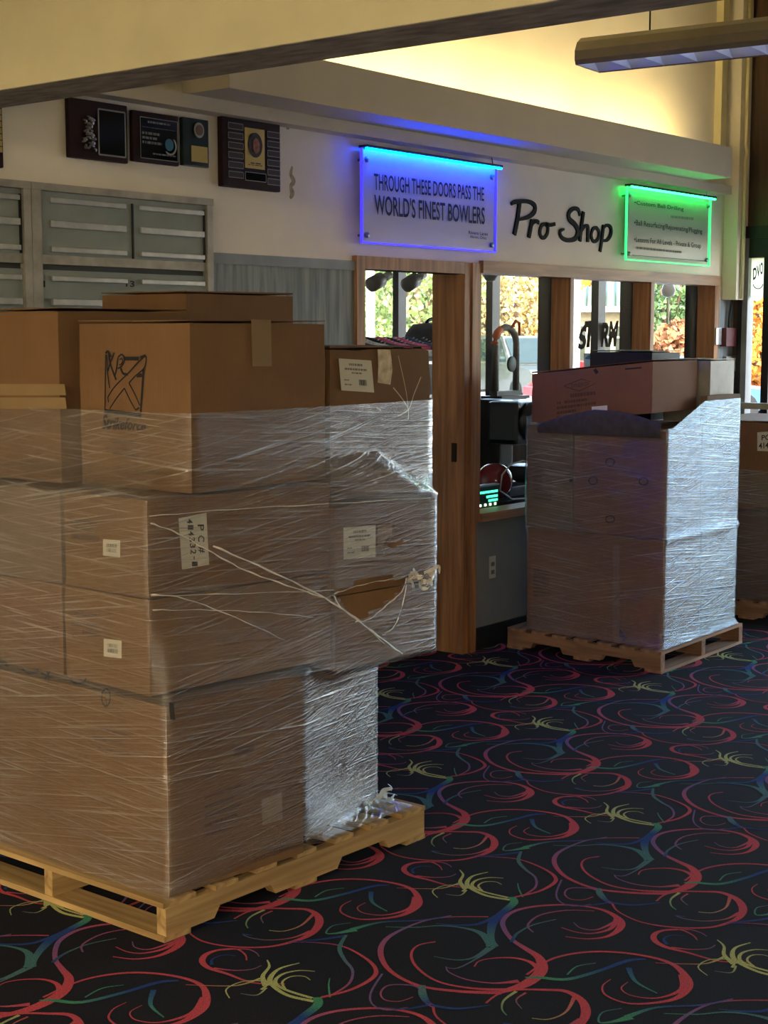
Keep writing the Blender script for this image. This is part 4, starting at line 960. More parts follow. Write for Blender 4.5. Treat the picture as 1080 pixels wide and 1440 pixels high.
# ================================================================== CORNER DETAILS
def atY(Y, *px): return [onax(x, y, 1, Y) for x, y in px]
def wallbox(name, label, cat, px, Y0, depth, m, bevel=.004):
    c = atY(Y0 - depth, *px); x0, x1 = min(p[0] for p in c), max(p[0] for p in c); z0, z1 = min(p[2] for p in c), max(p[2] for p in c)
    return box(name, (x0, Y0 - depth, z0), (x1, Y0, z1), m, bevel=bevel, cat=cat, label=label), (x0, x1, z0, z1)
YC = YW - .013
wallbox('red_box', 'small dark red box fixed to the grey corner panel', 'box', [(1022, 461), (1036, 487)], YC, .05, mat('maroon', (92, 24, 34), .5))
wallbox('notice_card', 'pale pink card fixed beside the small red box', 'card', [(1037, 461), (1044, 487)], YC, .02, mat('pink_card', (206, 180, 176), .7))
wallbox('metal_plate', 'bright metal plate on the corner panel above the wrapped stack', 'plate', [(1008, 461), (1015, 485)], YC, .02, mat('bright_metal', (210, 212, 214), .25, .6))
pf, q_ = wallbox('paper_holder', 'silver framed paper holder on the corner panel', 'frame', [(1022, 501), (1040, 522)], YC, .03, mat('silver_frame', (186, 190, 192), .3, .6))
box('paper', (q_[0] + .015, YC - .033, q_[2] + .012), (q_[1] - .015, YC - .0305, q_[3] - .012), WHITE, pf)
k0 = atY(YW - .03, (1034, 100))[0]; k1 = atY(YW - .03, (1032, 405))[0]
tag(tube('conduit', [(9.50, 4.535, 3.88), (9.50, 4.535, 2.95), (9.515, 4.53, 2.9), (9.50, 4.535, 2.85), (9.495, 4.535, 1.935)], .012, CREAM), 'thin painted conduit running down the corner column', 'pipe')
tag(tube('black_cable', [(9.49, 4.60, 1.93), (9.488, 4.615, 1.80), (9.486, 4.615, 1.72), (9.47, 4.615, 1.66)], .008, BLACK), 'black cable hanging down to the small red box', 'cable')
c = atY(YW - .004, (688, 783), (697, 783), (697, 812), (688, 812)); x0, x1, z0, z1 = c[0][0], c[1][0], c[2][2], c[0][2]
t = thing('wall_outlet', 'white wall outlet under the shop window', 'outlet', ((x0 + x1) / 2, YW - .004, z0))
box('cover_plate', (x0, YW - .006, z0), (x1, YW - .0005, z1), mat('outlet_white', (200, 200, 196), .4), t, bevel=.002)
for zz in (.26, .62): box('socket', (x0 + .016, YW - .009, z0 + zz * (z1 - z0) - .008), (x1 - .016, YW - .0062, z0 + zz * (z1 - z0) + .014), mat('socket_grey', (110, 110, 108), .5), t)

# ================================================================== INSIDE THE SHOP
CAB = mat('cabinet_grey', (52, 54, 60), .5)
def at(x, y, Y): return onax(x, y, 1, Y)
a = at(470, 500, 5.75); b = at(640, 500, 5.75); zt = at(560, 497, 5.75)[2]
cb = thing('steel_cabinet', 'dark grey steel cabinet inside the shop carrying a row of shoes', 'cabinet', ((a[0] + b[0]) / 2, 6.0, 0))
box('body', (a[0], 5.77, 0), (b[0], 6.25, zt - .02), CAB, cb); box('top', (a[0] - .01, 5.74, zt - .019), (b[0] + .01, 6.26, zt), mat('cabinet_top', (90, 92, 96), .4), cb)
xs = [a[0] + (b[0] - a[0]) * k / 2 for k in range(3)]
for k in range(2):
    zs = [zt - .03, zt - .24, zt - .38, zt - .95, .08]
    for j in range(4):
        d = box('drawer' if j < 2 else 'door', (xs[k] + .01, 5.752, zs[j + 1] + .008), (xs[k + 1] - .01, 5.769, zs[j] - .008), CAB, cb, bevel=.004)
        box('handle', (xs[k] + .12, 5.735, zs[j] - .04), (xs[k + 1] - .03, 5.7515, zs[j] - .022), mat('chrome', (200, 200, 204), .2, .9), d)
def shoe(x, y, z, yaw, m, sole, label):
    t = thing('bowling_shoe', label, 'shoe', (x, y, z), 'shoes lined up on the steel cabinet')
    ca, sa = math.cos(yaw), math.sin(yaw); L = .27
    sec = [(0, .032, .075), (.05, .036, .085), (.10, .034, .075), (.15, .038, .055), (.20, .042, .042), (.25, .034, .032), (.275, .012, .02)]
    V = []; Fc = []; n = 8
    for (u, w, h) in sec:
        for k in range(n):
            q = math.pi * k / (n - 1); V.append((u - .14, -w * math.cos(q), .018 + h * math.sin(q) ** .8))
    for i in range(len(sec) - 1):
        for k in range(n - 1): Fc.append((i * n + k, i * n + k + 1, (i + 1) * n + k + 1, (i + 1) * n + k))
    Fc.append(tuple(range(n))); Fc.append(tuple((len(sec) - 1) * n + k for k in range(n))[::-1])
    R_ = lambda p: (x + p[0] * ca - p[1] * sa, y + p[0] * sa + p[1] * ca, z + p[2])
    mesh('upper', [R_(p) for p in V], Fc, m, t, True)
    ol = [(s[0] - .14, -s[1] * 1.05) for s in sec] + [(s[0] - .14, s[1] * 1.05) for s in reversed(sec)]; n = len(ol)
    mesh('sole', [R_((p[0], p[1], 0)) for p in ol] + [R_((p[0], p[1], .018)) for p in ol], [tuple(range(n))[::-1], tuple(range(n, 2 * n))] + [(i, (i + 1) % n, n + (i + 1) % n, n + i) for i in range(n)], sole, t)
    ribbons('lace', [([R_((.02 + .02 * k, -.022, .088 - .010 * k)), R_((.03 + .02 * k, 0, .098 - .011 * k)), R_((.02 + .02 * k, .022, .088 - .010 * k))], .006) for k in range(4)], (0, 0, 1), WHITE, t)
SHW = mat('shoe_white', (210, 208, 206), .4); SHB = mat('shoe_black', (20, 20, 24), .35); SHP = mat('shoe_pink', (224, 92, 140), .45); SHG = mat('shoe_blue', (60, 80, 120), .45)
lst = [(505, SHB, SHW, 'black shoe next to the oak door frame'), (522, SHW, SHB, 'white shoe between two black shoes'), (537, SHB, SHW, 'black shoe beside the window bar'), (551, SHP, SHB, 'pink shoe nearest the window bar'), (563, SHB, SHW, 'black shoe between two pink shoes'), (576, SHP, SHW, 'pink shoe beside the grey bag'), (590, SHG, SHW, 'blue shoe in front of the grey bag')]
for k, (px, m1, m2, lb_t) in enumerate(lst):
    p = at(px, 490, 5.9); shoe(p[0], 5.9, zt + .0005, -1.2 + .15 * (k % 3), m1, m2, lb_t + ' on the steel cabinet')
def bag(name, label, x, y, z, w, d, h, m, m2):
    t = thing(name, label, 'bag', (x, y, z)); bm = bmesh.new(); bmesh.ops.create_cube(bm, size=1)
    bmesh.ops.subdivide_edges(bm, edges=bm.edges[:], cuts=4, use_grid_fill=True)
    for v in bm.verts:
        q = v.co.copy(); r_ = max(abs(q.x), abs(q.y)) * 2; s_ = 1 - .25 * max(0, q.z * 2) ** 2; e = Vector((q.x, q.y, q.z)).normalized() * .5
        q = q.lerp(e, .35); v.co = Vector((x + q.x * w * s_ * 1.1, y + q.y * d * s_ * 1.1, z + (q.z + .42) * h * 1.06)); v.co.z = max(v.co.z, z)
    bmobj('bag_body', bm, m, t)
    P = [(x + w * .28 * math.cos(a), y, z + h * .8 + h * .28 * math.sin(a)) for a in np.linspace(math.pi, 0, 12)]; tube('handle', P, .012, m2, t)
    box('pocket', (x - w * .3, y - d * .56, z + h * .15), (x + w * .3, y - d * .46, z + h * .5), m2, t, bevel=.01)
p = at(612, 490, 6.0); bag('shoulder_bag', 'dark grey bag at the end of the shoe row', p[0], 6.02, zt + .0005, .3, .24, .2, mat('bag_grey', (70, 70, 78), .6), SHB)
p = at(615, 520, 5.4)
# colourful bags hanging beyond the cabinet end
# red ball cartons
RB = mat('red_card', (150, 22, 34), .4); RBW = mat('red_print', (214, 200, 196), .5)
for k in range(3):
    ztop_ = [at(617, y, 5.0)[2] for y in (765, 812, 858, 903)]
    z1, z0 = ztop_[k] - .003, max(ztop_[k + 1], 0.001); xx = at(598, 800, 5.0)[0]
    t = thing('ball_carton', ['red ball carton at the top of the pile in the shop doorway', 'red ball carton in the middle of the pile in the shop doorway', 'red ball carton at the bottom of the pile in the shop doorway'][k], 'box', (xx + .15, 5.15, z0), 'red ball cartons in the doorway')
    h = z1 - z0
    box('carton_body', (xx, 5.0, z0), (xx + .3, 5.3, z1), RB, t, bevel=.004)
    q = [np.array((xx + .02, 4.998, z0 + h * .62)), np.array((xx + .28, 4.998, z0 + h * .62)), np.array((xx + .28, 4.998, z0 + h * .3)), np.array((xx + .02, 4.998, z0 + h * .3))]
    text('lettering', 'STORM', q, RBW, t, .02)
    for v in (.12, .82): box('stripe', (xx + .002, 4.9975, z0 + h * v), (xx + .298, 4.9998, z0 + h * v + .008), RBW, t)
z0 = ztop_[0]; z1 = at(617, 736, 5.0)[2]
t = thing('white_carton', 'small white carton on top of the red ball cartons', 'box', (xx + .15, 5.1, z0))
box('carton_body', (xx + .02, 5.01, z0), (xx + .28, 5.25, z1), mat('white_card', (196, 204, 212), .5), t, bevel=.003); box('lid', (xx + .012, 5.002, z1 - .03), (xx + .288, 5.258, z1 + .002), mat('white_card', (0, 0, 0)), t); box('stripe', (xx + .13, 5.0075, z0 + .01), (xx + .14, 5.0098, z1 - .032), SHG, t)
# work bench with machine behind the first window
b0 = at(672, 720, 5.0); b1 = at(800, 720, 5.0); zb = .74
wb = thing('work_bench', 'black work bench behind the first shop window', 'bench', ((b0[0] + b1[0]) / 2, 5.2, 0))
box('bench_top', (6.95, 4.90, .70), (9.2, 5.45, .735), BLACK, wb)
for x in (7.0, 8.0, 9.1):
    for y in (4.93, 5.40): box('leg', (x, y, 0), (x + .05, y + .05, .6995), BLACK, wb)
# LED hours sign
c = at(673, 686, 4.93); e = at(700, 712, 4.93)
cl = thing('led_sign', 'small green lit hours sign standing on the window ledge', 'sign', ((c[0] + e[0]) / 2, 4.95, .746))
X0, X1, Z0, Z1 = 6.66, 6.98, .747, .93
X0 = at(672, 700, 4.80)[0]; X1 = at(701, 700, 4.80)[0]; Z1 = at(686, 684, 4.80)[2]; Z0 = at(686, 712, 4.80)[2]
box('case', (X0, 4.80, Z0 - .006), (X1, 4.83, Z1), mat('sign_green', (8, 40, 32), .3), cl)
box('top_rim', (X0, 4.795, Z1 + .0005), (X1, 4.835, Z1 + .01), SILV, cl); box('foot', (X0 + .02, 4.79, .7455), (X1 - .02, 4.86, Z0 - .0065), BLACK, cl)
gl = emis('led_green', (60, 220, 150), 1.2)
qq = lambda u0, v0, u1, v1: [np.array((X0 + (X1 - X0) * u, 4.7985, Z1 - (Z1 - Z0) * v)) for u, v in ((u0, v0), (u1, v0), (u1, v1), (u0, v1))]
for k, (v, u0) in enumerate(((.22, .05), (.46, .4), (.66, .5))): bars('led_rows', [(0, 1, 0, 1)], qq(u0, v, .95, v + .12), gl, cl)
for k in range(4): box('led_lamp', (X0 + (X1 - X0) * (.08 + .24 * k), 4.796, Z0 + .004), (X0 + (X1 - X0) * (.08 + .24 * k) + .012, 4.7995, Z0 + .016), emis('led_white', (220, 255, 200), 2.5), cl)
# ball drilling machine
def machine():
    c = at(715, 600, 5.2); x = c[0]; ztm = at(715, 562, 5.2)[2]
    t = thing('drill_machine', 'black ball drilling machine on the work bench', 'machine', (x, 5.2, .7355))
    box('base', (x - .28, 5.0, .7355), (x + .30, 5.42, .80), BLACK, t, bevel=.01)
    box('column', (x - .06, 5.22, .8005), (x + .08, 5.40, ztm), BLACK, t, bevel=.01)
    box('head', (x - .22, 4.98, ztm - .26), (x + .24, 5.215, ztm), mat('machine_black', (18, 20, 24), .35), t, bevel=.03)
    lathe('motor', [(.02, 4.91), (.10, 4.92), (.12, 4.95), (.12, 4.9795)], (x - .1, 0, ztm - .12), mat('machine_black', (0, 0, 0)), t, 24, 'y')
    tube('handle', [(x + .02, 4.97, ztm - .05), (x + .02, 4.93, ztm - .06), (x + .16, 4.92, ztm - .07), (x + .17, 4.92, ztm - .16)], .008, mat('chrome', (0, 0, 0)), t)
    lathe('ball_cup', [(.06, .801), (.13, .83), (.14, .90), (.12, .905)], (x + .05, 5.1, 0), BLACK, t)
machine()
bl = at(683, 677, 5.0); t = thing('bowling_ball', 'dark red bowling ball behind the lit hours sign', 'ball', (bl[0], 5.02, .74))
prof = [(.108 * math.sin(a), .843 - .108 * math.cos(a)) for a in np.linspace(.02, math.pi - .02, 17)]
lathe('ball', prof, (bl[0] + .12, 5.02, .0005), mat('red_ball', (120, 26, 36), .12), t)
tag(tube('power_flex', [at(752, 652, 4.80), at(735, 648, 4.80), at(718, 653, 4.82), at(706, 668, 4.86), at(703, 690, 4.9), at(720, 702, 4.88), at(745, 702, 4.85)], .005, mat('cord_white', (200, 200, 200), .5)), 'thin white cord looping over the work bench', 'cord')
# arched backpack in the first window
def backpack():
    z0 = .7355 + .83; p = at(711, 540, 5.5); x = p[0]; zt_ = at(711, 458, 5.5)[2]
    stand_top = at(711, 556, 5.5)[2]
    s = thing('display_stand', 'black display stand holding up the orange-trimmed bag', 'stand', (x, 5.5, 0))
    box('post', (x - .03, 5.46, .7355), (x + .03, 5.50, stand_top - .02), BLACK, s); box('plate', (x - .16, 5.42, stand_top - .0195), (x + .16, 5.58, stand_top - .001), BLACK, s); box('foot', (x - .2, 5.46, 0), (x + .2, 5.54, .735), BLACK, s)
    h = zt_ - stand_top
    t = thing('arched_bag', 'clear-fronted grey arched bag with orange trim', 'bag', (x, 5.5, stand_top))
    w = .12; arch = lambda rr: [(x - rr, 5.5, stand_top + .02)] + [(x - rr, 5.5, stand_top + h - .1 - .02)] + [(x - rr * math.cos(a), 5.5, stand_top + h - .12 + .11 * math.sin(a) * rr / w) for a in np.linspace(.1, math.pi - .1, 10)] + [(x + rr, 5.5, stand_top + h - .14), (x + rr, 5.5, stand_top + .02)]
    tube('bag_rim', arch(w), .022, mat('bag_rim_grey', (96, 92, 84), .6), t)
    P = arch(w); tube('orange_trim', [np.array(q) + np.array([-.028, -.012, 0]) for q in P[1:6]], .024, mat('orange_trim', (206, 92, 30), .5), t)
    tube('handle', [(x + .02, 5.47, stand_top + h - .01), (x + .05, 5.46, stand_top + h + .03), (x + .09, 5.46, stand_top + h + .02), (x + .11, 5.47, stand_top + h - .06)], .01, mat('orange_trim', (0, 0, 0)), t)
    lathe('round_badge', [(.045, 5.484), (.05, 5.488), (.05, 5.496)], (x + .055, 0, stand_top + h * .45), mat('badge_green', (50, 62, 50), .5), t, 20, 'y')
    box('bag_base', (x - w - .02, 5.47, stand_top), (x + w + .02, 5.53, stand_top + .03), mat('bag_rim_grey', (0, 0, 0)), t)
backpack()
# track spotlights on the shop ceiling
trk = tag(box('light_track', (6.3, 5.60, 2.47), (9.4, 5.63, 2.4995), BLACK), 'black lighting track on the shop ceiling', 'track')
def spot(px, py, Y, tilt, label):
    p = at(px, py, Y); x, z = p[0], p[2]
    t = thing('spotlight', label, 'light', (x, Y, z), 'track spotlights above the cabinet')
    d = np.array([math.cos(tilt), 0, math.sin(tilt)]); c = np.array([x, Y, z]); m = mat('spot_grey', (120, 118, 114), .4, .3)
    tube('lamp_head', [c - d * .09, c - d * .085, c + d * .01, c + d * .012], [.024, .044, .044, .034], m, t, 16); tube('lamp_neck', [c + d * .013, c + d * .10], [.026, .024], mat('spot_light_grey', (150, 146, 140), .4), t, 14)
    tube('stem', [c + d * .05 + np.array([0, 0, .034]), np.array([x + d[0] * .05, Y, 2.469])], .008, BLACK, t)
spot(534, 394, 5.615, .35, 'round spotlight aimed left above the white shoe'); spot(583, 394, 5.615, .4, 'round spotlight above the pink shoes')
p = at(690, 388, 5.9); t = thing('dome_speaker', 'dark round dome hanging at the top of the first shop window', 'speaker', (p[0], 5.9, p[2]))
lathe('dome', [(.002, -.06), (.035, -.05), (.06, -.01), (.055, .02), (.03, .035)], (p[0], 5.9, p[2] + .02), mat('dome_grey', (44, 42, 40), .4), t); tube('stem', [(p[0], 5.9, p[2] + .056), (p[0], 5.9, 2.499)], .008, BLACK, t)
p = at(940, 408, 6.1)
p = at(940, 408, 5.0); t = thing('globe_lamp', 'small white globe lamp hanging in the third shop window', 'light', (p[0], 5.0, p[2]))
lathe('globe', [(.003, -.05), (.035, -.04), (.05, 0), (.035, .04), (.015, .055)], (p[0], 5.0, p[2]), mat('globe_white', (240, 240, 236), .3), t); tube('stem', [(p[0], 5.0, p[2] + .056), (p[0], 5.0, 2.5)], .008, WHITE, t); box('tail', (p[0] - .012, 4.995, p[2] - .22), (p[0] + .012, 5.005, p[2] - .051), mat('tail_cream', (220, 206, 170), .5), t)
# storm decal and poster on the exterior glass
XG = XR + .036
def onX(X, pts): return [onax(x, y, 0, X) for x, y in pts]
st = thing('window_decal', 'large black STORM letters stuck on the shop glass', 'decal', tuple(onX(XG, [(845, 500)])[0]))
for ch, q in (('S', [(812, 470), (825, 452), (826, 490), (813, 492)]), ('T', [(822, 452), (838, 450), (837, 488), (821, 489)]), ('O', [(836, 455), (845, 453), (844, 488), (835, 489)]), ('R', [(845, 454), (858, 453), (856, 488), (844, 488)]), ('M', [(856, 452), (870, 451), (868, 487), (855, 488)])):
    text('letter', ch, onX(XG, q), INK, st, .05, .15, thick=.001, n=(-1, 0, 0))
po = thing('glass_poster', 'blue and white poster taped low on the shop glass', 'poster', tuple(onX(XG, [(840, 514)])[0]))
slab('sheet', onX(XG - .004, [(821, 497), (855, 496), (854, 513), (821, 516)])[::-1], (-1, 0, 0), .001, mat('poster_pale', (190, 216, 232), .5, noise=.15, scale=14), po)
ribbons('blue_figure', [(onX(XG - .0062, [(836, 480), (837, 497), (835, 512)]), [.05, .07, .03]), (onX(XG - .0062, [(823, 504), (837, 500), (851, 496)]), [.01, .05, .01])], (-1, 0, 0), mat('poster_blue', (60, 130, 190), .5), po)
dv = thing('round_decal', 'round white lettered decal on the storefront glass', 'decal', tuple(onX(XR + .012, [(1066, 404)])[0]))
P = [onax(1066, 384, 0, XR + .014) + np.array([0, .075 * math.cos(a), .17 * math.sin(a) - .02]) for a in np.linspace(0, 2 * math.pi, 32, endpoint=False)]
mesh('disc', P + [q + np.array([-.001, 0, 0]) for q in P], [tuple(range(32)), tuple(range(32, 64))[::-1]] + [(i, (i + 1) % 32, 32 + (i + 1) % 32, 32 + i) for i in range(32)], decal_white(), dv)
for ch, q in (('D', [(1059, 378), (1064, 374), (1064, 392), (1059, 394)]), ('V', [(1064, 374), (1069, 371), (1069, 388), (1064, 390)]), ('O', [(1069, 370), (1073, 368), (1073, 385), (1069, 387)])): text('letter', ch, onX(XR + .0105, q), INK, dv, .03)
ribbons('curved_line', [([onX(XR + .0105, [(1066 + 7 * math.cos(a), 398 + 8 * math.sin(a))])[0] for a in np.linspace(.2, 2.9, 9)], .006)], (-1, 0, 0), INK, dv)

# ================================================================== OUTDOORS
GZ = -.25
tag(box('ground_outside', (XR + .11, -60, GZ - .1), (140, 110, GZ), mat('asphalt', (150, 148, 144), .9, noise=.12, scale=2)), kind='structure')
def far(px, d): 
    v = FH * F / math.cos(PITCH) * 1.0 + RT * (px - 540); v = v / np.linalg.norm(v[:2]); return np.array([v[0] * d, v[1] * d])
def tree(label, px, d, h, rad, col, seed, n=3600, base=.6, cone=False, leaf=.11):
    x, y = far(px, d); r = np.random.RandomState(seed)
    t = thing('tree', label, 'tree', (x, y, GZ), 'trees across the parking lot')
    tk_ = mat('bark', (96, 78, 60), .9); tube('trunk', [(x, y, GZ), (x + .05, y, GZ + h * .4), (x, y + .05, GZ + h * .8)], [.2, .14, .04], tk_, t)
    for k in range(6):
        a = r.uniform(0, 6.28); z = GZ + h * r.uniform(.15, .4); tube('branch', [(x, y, z), (x + math.cos(a) * rad * .4, y + math.sin(a) * rad * .4, z + h * .18), (x + math.cos(a) * rad * .7, y + math.sin(a) * rad * .7, z + h * .38)], [.07, .05, .015], tk_, t, 6)
    V = []; Fc = []
    for k in range(n):
        u = r.uniform(0, 1); zz = base + (h - base) * u
        rm = rad * (1 - u) ** .8 if cone else rad * math.sqrt(max(.02, 1 - (2 * u - 1) ** 2 * .96)); a = r.uniform(0, 6.28); q = rm * math.sqrt(r.uniform(.05, 1)) * (1 + .15 * math.sin(a * 5 + zz * 2))
        c = np.array([x + q * math.cos(a), y + q * math.sin(a), GZ + zz]); n1 = r.normal(size=3); n1 /= np.linalg.norm(n1); n2 = np.cross(n1, r.normal(size=3)); n2 /= np.linalg.norm(n2)
        s = leaf * r.uniform(.6, 1.5); b = len(V); V += [c - n1 * s, c - n2 * s * .6, c + n1 * s, c + n2 * s * .6]; Fc.append((b, b + 1, b + 2, b + 3))
    tag(mesh('crown', V, Fc, mat('leaves_' + '_'.join(map(str, col)), col, .8, noise=.35, scale=1.2), t), kind='stuff')
OL = (128, 150, 84); DG = (84, 118, 64); YO = (232, 176, 44); OR = (214, 130, 40); PB = (176, 160, 110)
tree('green tree past the white light pole, seen through the shop door', 515, 50, 7, 2.2, OL, 1); tree('dense green tree left of the window bar in the doorway view', 548, 63, 8, 2.6, DG, 2)
tree('pale green tree seen through the doorway under the spotlights', 585, 46, 6.2, 2.0, OL, 3); tree('tall dark green tree behind the grey bag', 617, 80, 9, 2.8, DG, 4)
tree('olive spruce behind the silver off-road car', 686, 62, 6.5, 1.4, PB, 5, cone=False); tree('straw-coloured bare-branched tree behind the silver off-road car', 726, 58, 5.6, 1.2, (190, 168, 110), 6, n=2000)
tree('bright yellow autumn tree above the red pickup', 764, 60, 6.4, 1.0, YO, 7); tree('golden tree rising over the green-roofed building', 808, 85, 9, 3.0, YO, 8, leaf=.15); tree('second golden tree rising over the green roof', 862, 97, 9.5, 3.2, (236, 190, 60), 9, leaf=.15)
tree('dark green tree in the third shop window', 946, 54, 6.5, 1.5, DG, 10); tree('green tree at the edge of the third shop window', 1010, 58, 6.5, 1.5, (70, 96, 60), 11)
tree('low russet shrub in the third shop window', 962, 44, 2.3, 1.1, (160, 110, 70), 12, n=2400, base=.2); tree('orange autumn tree outside the storefront glass', 1066, 50, 3.6, 2.0, OR, 13, base=.3)
tree('olive tree between the doorway and the first window', 648, 74, 8, 1.8, OL, 14)
# building with green metal roof
def building():
    ca = far(806, 58); cb_ = far(905, 58); mid_ = (ca + cb_) / 2; ex = (cb_ - ca) / np.linalg.norm(cb_ - ca); ey = np.array([mid_[0], mid_[1]]) / np.linalg.norm(mid_); ey = ey - ex * (ey @ ex); ey /= np.linalg.norm(ey)
    t = thing('far_building', 'pale building with a ribbed green metal roof across the lot', 'building', (*mid_, GZ)); o = ca - ex * 1.2; Lb = np.linalg.norm(cb_ - ca) + 4.5; D = 6.0
    P = lambda u, v, z: (*(o + ex * u + ey * v), z)
    ze = 2.75; zr = 3.75
    wm = mat('building_cream', (168, 158, 128), .8); rm = mat('green_roof', (92, 118, 80), .5)
    mesh('wall', [P(.6, .6, GZ), P(Lb, .6, GZ), P(Lb, D, GZ), P(.6, D, GZ), P(.6, .6, ze), P(Lb, .6, ze), P(Lb, D, ze), P(.6, D, ze)], [(0, 1, 5, 4), (1, 2, 6, 5), (2, 3, 7, 6), (3, 0, 4, 7), (4, 5, 6, 7)], wm, t)
    rf = mesh('roof', [P(0, 0, ze), P(Lb + .6, 0, ze), P(Lb + .6, D + .6, ze), P(0, D + .6, ze), P(2.2, 3, zr), P(Lb - 1.5, 3, zr)], [(0, 1, 5, 4), (1, 2, 5), (2, 3, 4, 5), (3, 0, 4), (3, 2, 1, 0)], rm, t)
    k = 0; u = .25
    while u < Lb + .4:
        f = min(1, u / 2.2, (Lb + .6 - u) / 2.1); tube('roof_rib', [P(u, 0 - .02, ze + .03), P(u, 3 * f, ze + (zr - ze) * f + .03)], .035, mat('roof_rib_green', (46, 62, 42), .5), rf, 5); u += .36
    box('fascia', np.array(P(0, 0, 0)) * [1, 1, 0] + [-.05, -.05, ze - .2], np.array(P(0, 0, 0)) * [1, 1, 0] + [.05, .05, ze], wm, t)
    mesh('eave_band', [P(0, -.03, ze - .22), P(Lb + .6, -.03, ze - .22), P(Lb + .6, -.03, ze), P(0, -.03, ze), P(0, .03, ze - .22), P(Lb + .6, .03, ze - .22), P(Lb + .6, .03, ze), P(0, .03, ze)], [(0, 1, 2, 3), (7, 6, 5, 4), (0, 4, 5, 1), (3, 2, 6, 7)], mat('band_white', (190, 186, 174), .7), t)
    for k in range(7):
        u = .9 + k * .95
        w = mesh('window', [P(u, .57, .7), P(u + .75, .57, .7), P(u + .75, .57, 2.0), P(u, .57, 2.0), P(u, .6, .7), P(u + .75, .6, .7), P(u + .75, .6, 2.0), P(u, .6, 2.0)], [(0, 1, 2, 3), (0, 4, 5, 1), (3, 2, 6, 7), (1, 5, 6, 2), (0, 3, 7, 4)], mat('window_dark', (60, 66, 54), .2), t)
        mesh('window_bar', [P(u, .55, 1.55), P(u + .75, .55, 1.55), P(u + .75, .55, 1.62), P(u, .55, 1.62)], [(0, 1, 2, 3)], WHITE, w)
building()
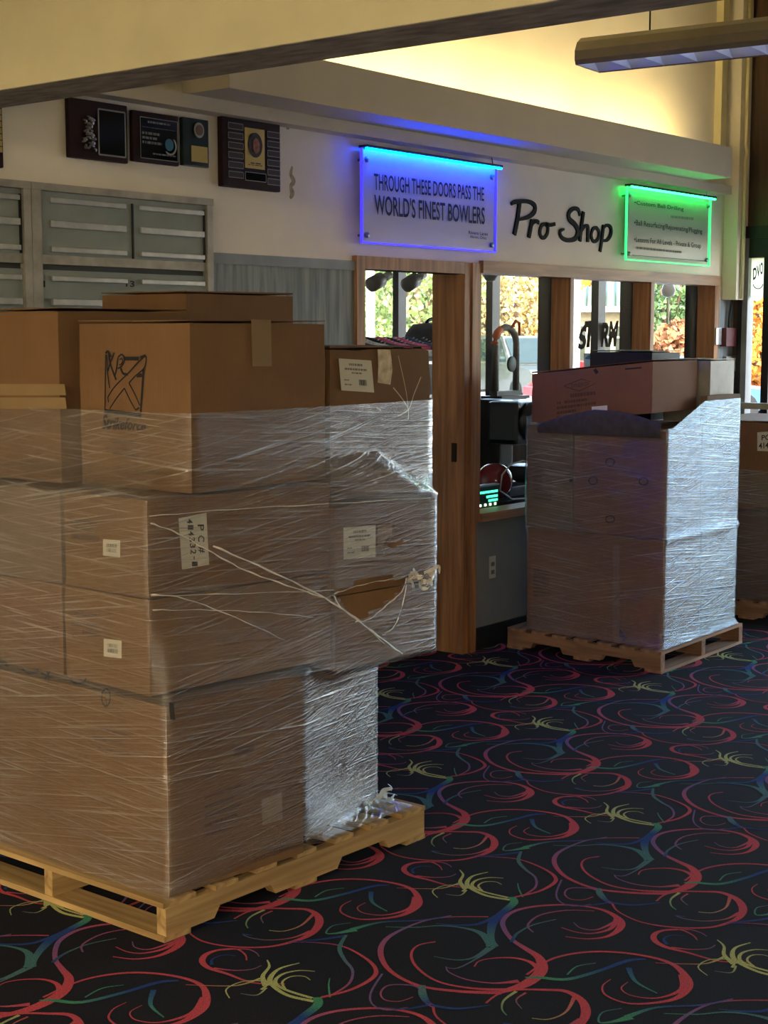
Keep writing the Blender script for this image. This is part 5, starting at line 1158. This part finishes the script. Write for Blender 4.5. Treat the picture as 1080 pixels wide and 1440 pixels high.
def car(label, px, d, yaw, col, style, L=4.6, Wd=1.85, h=1.75, z=GZ):
    x, y = far(px, d); t = thing('car', label, 'car', (x, y, z)); ca, sa = math.cos(yaw), math.sin(yaw)
    R_ = lambda p: (x + p[0] * ca - p[1] * sa, y + p[0] * sa + p[1] * ca, z + p[2])
    m = mat('carpaint_' + '_'.join(map(str, col)), col, .25, .2, coat=.5); gm = mat('car_glass', (40, 52, 48), .1); tm = mat('tyre', (20, 20, 20), .8)
    def extr(nm, prof, w, mm, par, w2=None):
        n = len(prof); w2 = w if w2 is None else w2; zt2 = max(p[1] for p in prof); zb2 = min(p[1] for p in prof); V = []
        for s in (-1, 1):
            for (u, q) in prof: ww = w + (w2 - w) * (q - zb2) / (zt2 - zb2); V.append(R_((u, s * ww / 2, q)))
        return mesh(nm, V, [tuple(range(n))[::-1], tuple(range(n, 2 * n))] + [(i, (i + 1) % n, n + (i + 1) % n, n + i) for i in range(n)], mm, par)
    hb = h * .56
    body = extr('body', [(-L / 2, .35), (-L / 2, hb - .05), (-L / 2 + .1, hb), (L / 2 - 1.2, hb + .02), (L / 2 - .1, hb - .1), (L / 2, hb - .2), (L / 2, .4), (L / 2 - .1, .3)], Wd, m, t)
    rear = -L / 2 + .08 if style == 'suv' else (-.3 if style == 'pickup' else -L / 2 + .7)
    extr('cabin', [(rear, hb + .021), (rear + .25, h), (L / 2 - 2.0, h), (L / 2 - 1.25, hb + .021)], Wd * .96, m, t, Wd * .8)
    ws = mesh('windshield', [R_((L / 2 - 1.27 + .03, -Wd * .42, hb + .06)), R_((L / 2 - 1.27 + .03, Wd * .42, hb + .06)), R_((L / 2 - 1.93 + .03, Wd * .38, h - .06)), R_((L / 2 - 1.93 + .03, -Wd * .38, h - .06))], [(0, 1, 2, 3)], gm, t)
    for s in (-1, 1):
        mesh('side_window', [R_((rear + .3, s * (Wd * .48 - .0), hb + .1)), R_((L / 2 - 1.5, s * Wd * .48, hb + .1)), R_((L / 2 - 2.05, s * Wd * .425, h - .1)), R_((rear + .4, s * Wd * .425, h - .1))], [(0, 1, 2, 3)], gm, t)
        mesh('headlight', [R_((L / 2 + .012, s * Wd * .28, hb - .42)), R_((L / 2 + .012, s * Wd * .47, hb - .42)), R_((L / 2 + .012, s * Wd * .47, hb - .2)), R_((L / 2 + .012, s * Wd * .28, hb - .2))], [(0, 1, 2, 3)], mat('headlamp', (240, 240, 230), .1), t)
        for u in (-L / 2 + .85, L / 2 - .85):
            n = 18; V = []
            for o in (s * (Wd / 2 - .2), s * (Wd / 2 + .015)):
                for k in range(n): q = 2 * math.pi * k / n; V.append(R_((u + .34 * math.cos(q), o, .34 + .34 * math.sin(q))))
            mesh('wheel', V, [tuple(range(n)), tuple(range(n, 2 * n))] + [(i, (i + 1) % n, n + (i + 1) % n, n + i) for i in range(n)], tm, t)
    mesh('grille', [R_((L / 2 + .01, -Wd * .24, hb - .42)), R_((L / 2 + .01, Wd * .24, hb - .42)), R_((L / 2 + .01, Wd * .24, hb - .22)), R_((L / 2 + .01, -Wd * .24, hb - .22))], [(0, 1, 2, 3)], mat('grille_dark', (50, 54, 50), .4), t)
    extr('bumper', [(L / 2 - .05, .3), (L / 2 + .1, .32), (L / 2 + .1, .55), (L / 2 - .05, .58)], Wd * .98, mat('bumper_' + '_'.join(map(str, col)), tuple(min(255, int(c * 1.1)) for c in col), .4), t)
    mesh('licence_plate', [R_((L / 2 + .11, -.16, .38)), R_((L / 2 + .11, .16, .38)), R_((L / 2 + .11, .16, .52)), R_((L / 2 + .11, -.16, .52))], [(0, 1, 2, 3)], mat('plate_dark', (60, 64, 56), .5), t)
face = math.atan2(-.61, -.79)
car('silver off-road car parked facing the shop window', 730, 45, face + .45, (84, 88, 82), 'suv', 4.7, 1.9, 1.9)
car('red pickup with a white cover behind the silver car', 752, 52, face + 1.35, (196, 30, 36), 'pickup', 5.4, 1.9, 1.85)
car('red car behind the blue poster in the second window', 872, 41, face - 1.3, (214, 24, 40), 'sedan', 4.6, 1.8, 1.35)
car('blue car parked in the third shop window', 958, 35, face + 1.3, (60, 104, 176), 'sedan', 4.6, 1.8, 1.45)
pp = far(521, 42); lp = thing('light_pole', 'white light pole across the lot in the doorway view', 'pole', (*pp, GZ)); tube('post', [(*pp, GZ), (*pp, 9)], .12, mat('pole_white', (226, 226, 226), .5), lp); box('footing', (pp[0] - .3, pp[1] - .3, GZ), (pp[0] + .3, pp[1] + .3, GZ + .5), mat('concrete', (180, 176, 168), .9), lp)
pp = far(811, 48); lp = thing('light_pole', 'white light pole before the green-roofed building', 'pole', (*pp, GZ)); tube('post', [(*pp, GZ), (*pp, 9)], .11, mat('pole_white', (0, 0, 0)), lp); box('footing', (pp[0] - .3, pp[1] - .3, GZ), (pp[0] + .3, pp[1] + .3, GZ + .5), mat('concrete', (0, 0, 0)), lp)
